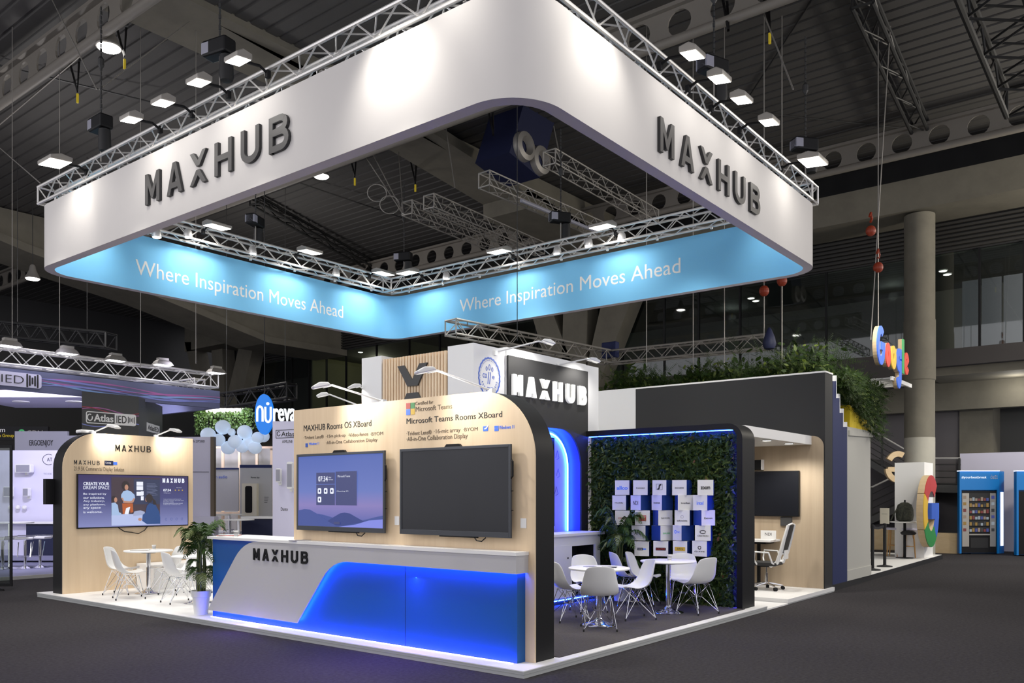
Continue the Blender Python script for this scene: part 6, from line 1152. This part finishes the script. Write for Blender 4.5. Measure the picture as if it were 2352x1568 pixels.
# hanging dark sign cube
Y3 = 13.9; P0, P1 = ony(188, 990, Y3), ony(319, 990, Y3); zc0, zc1 = 3.18, ony(188, 898, Y3)[1]
hb = thing('hanging_sign_box', 'dark hanging sign box with pink waves and white AtlasIED lettering', 'sign', (P0[0], Y3, zc0)); dirn = Vector((cos(R(47.5)), sin(R(47.5)), 0)); 
# second face end at px 373
k_ = (373-CX)/F; aa, bb = c2w(k_, 1.); den = (aa-CAM[0], bb-CAM[1]); det = den[0]*-dirn.y+den[1]*dirn.x; tx_, ty_ = P1[0]-CAM[0], Y3-CAM[1]; tt_ = (tx_*-dirn.y+ty_*dirn.x)/det; E_ = (CAM[0]+den[0]*tt_, CAM[1]+den[1]*tt_)
MB().prism('Z', [(P0[0], Y3), (P1[0], Y3), E_, (P0[0]+(P0[0]-CAM[0])*.09+.25, Y3+(Y3-CAM[1])*.09)], zc0-.3, zc1).build('box', 'charcoal', hb)
fr = PY(Y3); x0 = P0[0]; x1 = P1[0]; H_ = zc1-3.18
for m_, ph in (('p_rose', .2), ('p_red', 1.3), ('p_violet', 3.5)):
    mb = MB(); n = 24; up_ = [(x0+(x1-x0)*i/n, 3.18+H_*(.56 if ph < 3 else .22)+.06*sin(ph+5*i/n)) for i in range(n+1)]
    for i in range(n): pat(mb, fr, [(up_[i][0], up_[i][1]-.02), (up_[i+1][0], up_[i+1][1]-.02), up_[i+1], up_[i]], .002, .003+ph*.0005)
    mb.build('printed_wave', m_, hb)
L0, L1 = ony(198, 970, Y3), ony(311, 974, Y3); zz0, zz1 = ony(255, 972, Y3)[1], ony(255, 951, Y3)[1]
mb = MB(); stroke(mb, fr, rpoly(L0[0], zz0-.02, L1[0], zz1+.02, .04, 4), .02, .004, .012, True); mb.build('logo_outline', 'white', hb); xm = ony(263, 960, Y3)[0]; text('Atlas', fr, (ony(215, 960, Y3)[0], zz0+.02, xm-.03, zz1-.02), 'white', hb, .01, off=.004, bold=.02); mb = MB(); prect(mb, fr, xm, zz0-.01, L1[0], zz1+.01, .004, .01); mb.build('logo_plate', 'white', hb); text('IED', fr, (xm+.04, zz0+.02, ony(290, 960, Y3)[0], zz1-.02), 'ink', hb, .005, off=.01); mb = MB(); stroke(mb, fr, arcp(ony(206, 960, Y3)[0], (zz0+zz1)/2, .055, .07, 60, 380, 14), .022, .004, .012); mb.build('round_emblem', 'white', hb)
mb = MB()
for i, h_ in enumerate((.07, .05, .03, .05, .07)): xx = ony(294+3.6*i, 960, Y3)[0]; seg(mb, fr, (xx, (zz0+zz1)/2-h_), (xx, (zz0+zz1)/2+h_), .014, .01, .014, 3)
mb.build('bar_emblem', 'ink', hb)
f3 = Fr((P1[0], Y3, 0), dirn, (dirn.y, -dirn.x, 0)); Lr = hypot(E_[0]-P1[0], E_[1]-Y3); mb = MB(); prect(mb, f3, Lr*.3, zz0-.08, Lr*.85, zz1-.08, .003, .01); mb.build('logo_plate', 'white', hb); text('AtlasIED', f3, (Lr*.34, zz0-.04, Lr*.8, zz1-.13), 'ink', hb, .005, off=.01)
# grey wall, pergola, lanterns, oval sign, product panels
D2 = 21.
t = tag(wallq(380, 1265, 485, 1003, D2, 'lilac_wall', 'grey_side_wall'), 'grey lilac wall with a booth number right of the left wooden wall', 'wall panel'); text('h:2P500', FD(D2), (A(444, D2), Zp(1016, D2), A(470, D2), Zp(1010, D2)), 'ink', t); mb = MB(); prect(mb, FD(D2), A(380, D2), Zp(1084, D2), A(480, D2), Zp(1083, D2), 0, .01); mb.build('seam', 'ink', t); mb = MB(); prect(mb, FD(D2), A(485, D2), 0, A(493, D2), Zp(1003, D2), -.1, .05); mb.build('brown_edge', 'brown', t)
D3 = 24.
t = thing('timber_pergola', 'pale timber pergola frame with upright posts behind the paper lanterns', 'pergola', dp(540, 1200, D3))
mb = MB(); prect(mb, FD(D3), A(455, D3), Zp(950, D3), A(560, D3), Zp(937, D3), -.2, 0); mb.build('top_beam', 'cream', t)
wallq(485, 1270, 640, 1025, D3+.3, 'panel_cream', 'back_wall', t)
for px in (510, 548, 588, 622): mb = MB(); prect(mb, FD(D3), A(px, D3), 0, A(px, D3)+.07, Zp(1025, D3), 0, .06); mb.build('post', 'pine', t)
for z_ in (1180, 1030): mb = MB(); prect(mb, FD(D3), A(485, D3), Zp(z_, D3), A(640, D3), Zp(z_-5, D3), .06, .1); mb.build('rail', 'pine', t)
def ivy(px0, px1, py0, py1, d):
    return lambda r: (dp(r.uniform(px0, px1), py0+(py1-py0)*r.random()**1.5, d-r.random()*.4), 1)
for (px0, px1, py1, l) in ((450, 470, 995, 'left'), (555, 578, 1000, 'right')): bushes('ivy trailing down from the '+l+' end of the pergola beam', 'ivy', 700, ivy(px0, px1, 940, py1, D3), px0, (.04, .08), 0, 'leaf', .7, n_)
bushes('darker ivy along the underside of the pergola beam', 'ivy', 900, ivy(470, 600, 948, 985, D3), 77, (.05, .09), 0, 'leaf', .7, n_)
lan = None
for i, (px, py, r, l) in enumerate(((512, 981, 17.5, 'uppermost left'), (502, 1010, 15, 'far left'), (562, 992, 17, 'upper middle'), (540, 1014, 16, 'front middle'), (524, 1028, 16, 'lower left'), (573, 1018, 17, 'right front'), (556, 1026, 14, 'lower middle'), (586, 1028, 15, 'lower right'), (605, 1002, 14, 'far right behind the oval sign'), (532, 992, 9, 'small one high between two larger'), (478, 998, 17, 'half shade at the far left above the grey wall'), (592, 1005, 14, 'right middle'))):
    loc = dp(px, py, 22.6-.1*(i % 4)); s_ = r*22.6/F; l = 'white paper lantern, '+l+' of the cluster'
    if lan is None: lan = thing('paper_lantern', l, 'lantern', group='cluster of paper lanterns'); o = MB().ball((0, 0, 0), 1, 12, .95).build('shade', 'lantern', lan, smooth=True); MB().tube((0, 0, .9), (0, 0, 3.4), .02, 5).build('cord', 'steel_dark', lan); lan.location = loc; lan.scale = (s_,)*3
    else: q_ = dup(lan, loc, 0, l); q_.scale = (s_,)*3
t = thing('oval_sign', 'glowing blue oval sign with white nu letters, followed by white letters', 'sign', dp(605, 950, 22)); fr = FD(21.8); ax, zz = A(606, 21.8), Zp(951, 21.8)
mb = MB(); pat(mb, fr, arcp(ax, zz, .235, .52, 0, 360, 36)[:-1], -.12, 0); mb.build('oval', 'sign_blue', t); ax2, zz2 = ax, zz
def ns(pts, w=.055): mb = MB(); stroke(mb, fr, pts, w, 0, .01); mb.build('lettering', 'sign_white', t)
ns([(ax-.17, zz-.19), (ax-.17, zz+.08)]+arcp(ax-.10, zz+.08, .07, .12, 180, 0, 8)+[(ax-.03, zz-.19)]); ns([(ax+.04, zz+.19), (ax+.04, zz-.08)]+arcp(ax+.11, zz-.08, .07, .12, 180, 360, 8)+[(ax+.18, zz+.19)]); mb = MB(); seg(mb, fr, (ax+.10, zz+.27), (ax+.105, zz+.27), .08, 0, .01); mb.build('letter_dot', 'sign_white', t)
MB().tube(fr.P(ax2, zz2+.5, -.06), fr.P(ax2, 12.3, -.06), .012).build('hanger_rod', 'steel_dark', t); text('reva', fr, (A(629, 21.8), Zp(968, 21.8), A(680, 21.8), Zp(938, 21.8)), 'sign_white', t, .08, bold=.01)
def ppanel(px0, px1, py0, py1, d, label, m='cream'):
    t = tag(wallq(px0, py0, px1, py1, d, m, 'product_panel', None, .06), label, 'panel'); return t
mat('panel_pale', (.55, .54, .52), .6)
t = ppanel(493, 548, 1173, 1074, 23.3, 'pale panel with a blue top edge and the words m audio', 'panel_pale'); mb = MB(); prect(mb, FD(23.3), A(493, 23.3), Zp(1078, 23.3), A(548, 23.3), Zp(1074, 23.3), 0, .01); mb.build('blue_top', 'wall_blue', t); text('m audio', FD(23.3), (A(493, 23.3), Zp(1098, 23.3), A(522, 23.3), Zp(1091, 23.3)), 'g_blue', t, .004)
t = ppanel(551, 624, 1188, 1067, 23.0, 'pale panel with a white framed dark upright window device', 'panel_pale'); mb = MB(); prect(mb, FD(23), A(551, 23), Zp(1074, 23), A(624, 23), Zp(1067, 23), 0, .01); mb.build('blue_top', 'wall_blue', t)
mb = MB(); prect(mb, FD(23), A(560, 23), Zp(1184, 23), A(594, 23), Zp(1110, 23), 0, .18); mb.build('device_body', 'cream', t); mb = MB(); pat(mb, FD(23), rpoly(A(568, 23), Zp(1177, 23), A(584, 23), Zp(1116, 23), .05), .18, .19); mb.build('device_window', 'black', t); text('Nureva App', FD(23), (A(576, 23), Zp(1099, 23), A(596, 23), Zp(1094, 23)), 'ink', t, .004)
for k in range(4): mb = MB(); prect(mb, FD(23), A(607, 23), Zp(1142+4*k, 23), A(617-k, 23), Zp(1141+4*k, 23), 0, .004); mb.build('printed_line', 'ink', t)
D4 = 19.6
t = tag(wallq(626, 1262, 700, 967, D4, 'lilac_lit', 'white_product_wall'), 'lilac white wall with speakers and product words left of the main wooden wall', 'wall panel'); text('Atlas', FD(D4), (A(646, D4), Zp(1002, D4), A(676, D4), Zp(991, D4)), 'ink', t, bold=.01); text('AIMLINE', FD(D4), (A(648, D4), Zp(1017, D4), A(672, D4), Zp(1010, D4)), 'ink', t); text('Dante', FD(D4), (A(645, D4), Zp(1173, D4), A(661, D4), Zp(1165, D4)), 'ink', t)
mb = MB(); stroke(mb, FD(D4), [(A(634, D4), Zp(1006, D4)), (A(634, D4), Zp(988, D4)), (A(680, D4), Zp(986, D4))], .012, 0, .005); stroke(mb, FD(D4), [(A(634, D4), Zp(1006, D4)), (A(680, D4), Zp(1004, D4))], .012, 0, .005); stroke(mb, FD(D4), arcp(A(640, D4), Zp(996, D4), .035, .05, 40, 350, 12), .014, 0, .005); mb.build('logo_outline', 'ink', t)
spk(645, 1092, .11, .32, 'short white column speaker on the lilac product wall', D4); spk(671, 1092, .13, .62, 'long white column speaker beside the wooden wall edge', D4)
wallq(555, 1265, 626, 1190, 21.5, 'navy', 'counter_front', lb, .4); wallq(553, 1191, 627, 1186, 21.45, 'white', 'counter_top', lb, .5); wallq(440, 1265, 492, 1186, 20.7, 'lilac_wall', 'counter_block', lb, .3)
for o in list(bpy.data.objects):
    if o.get('label') == 'x': print('UNLABELLED', o.name)
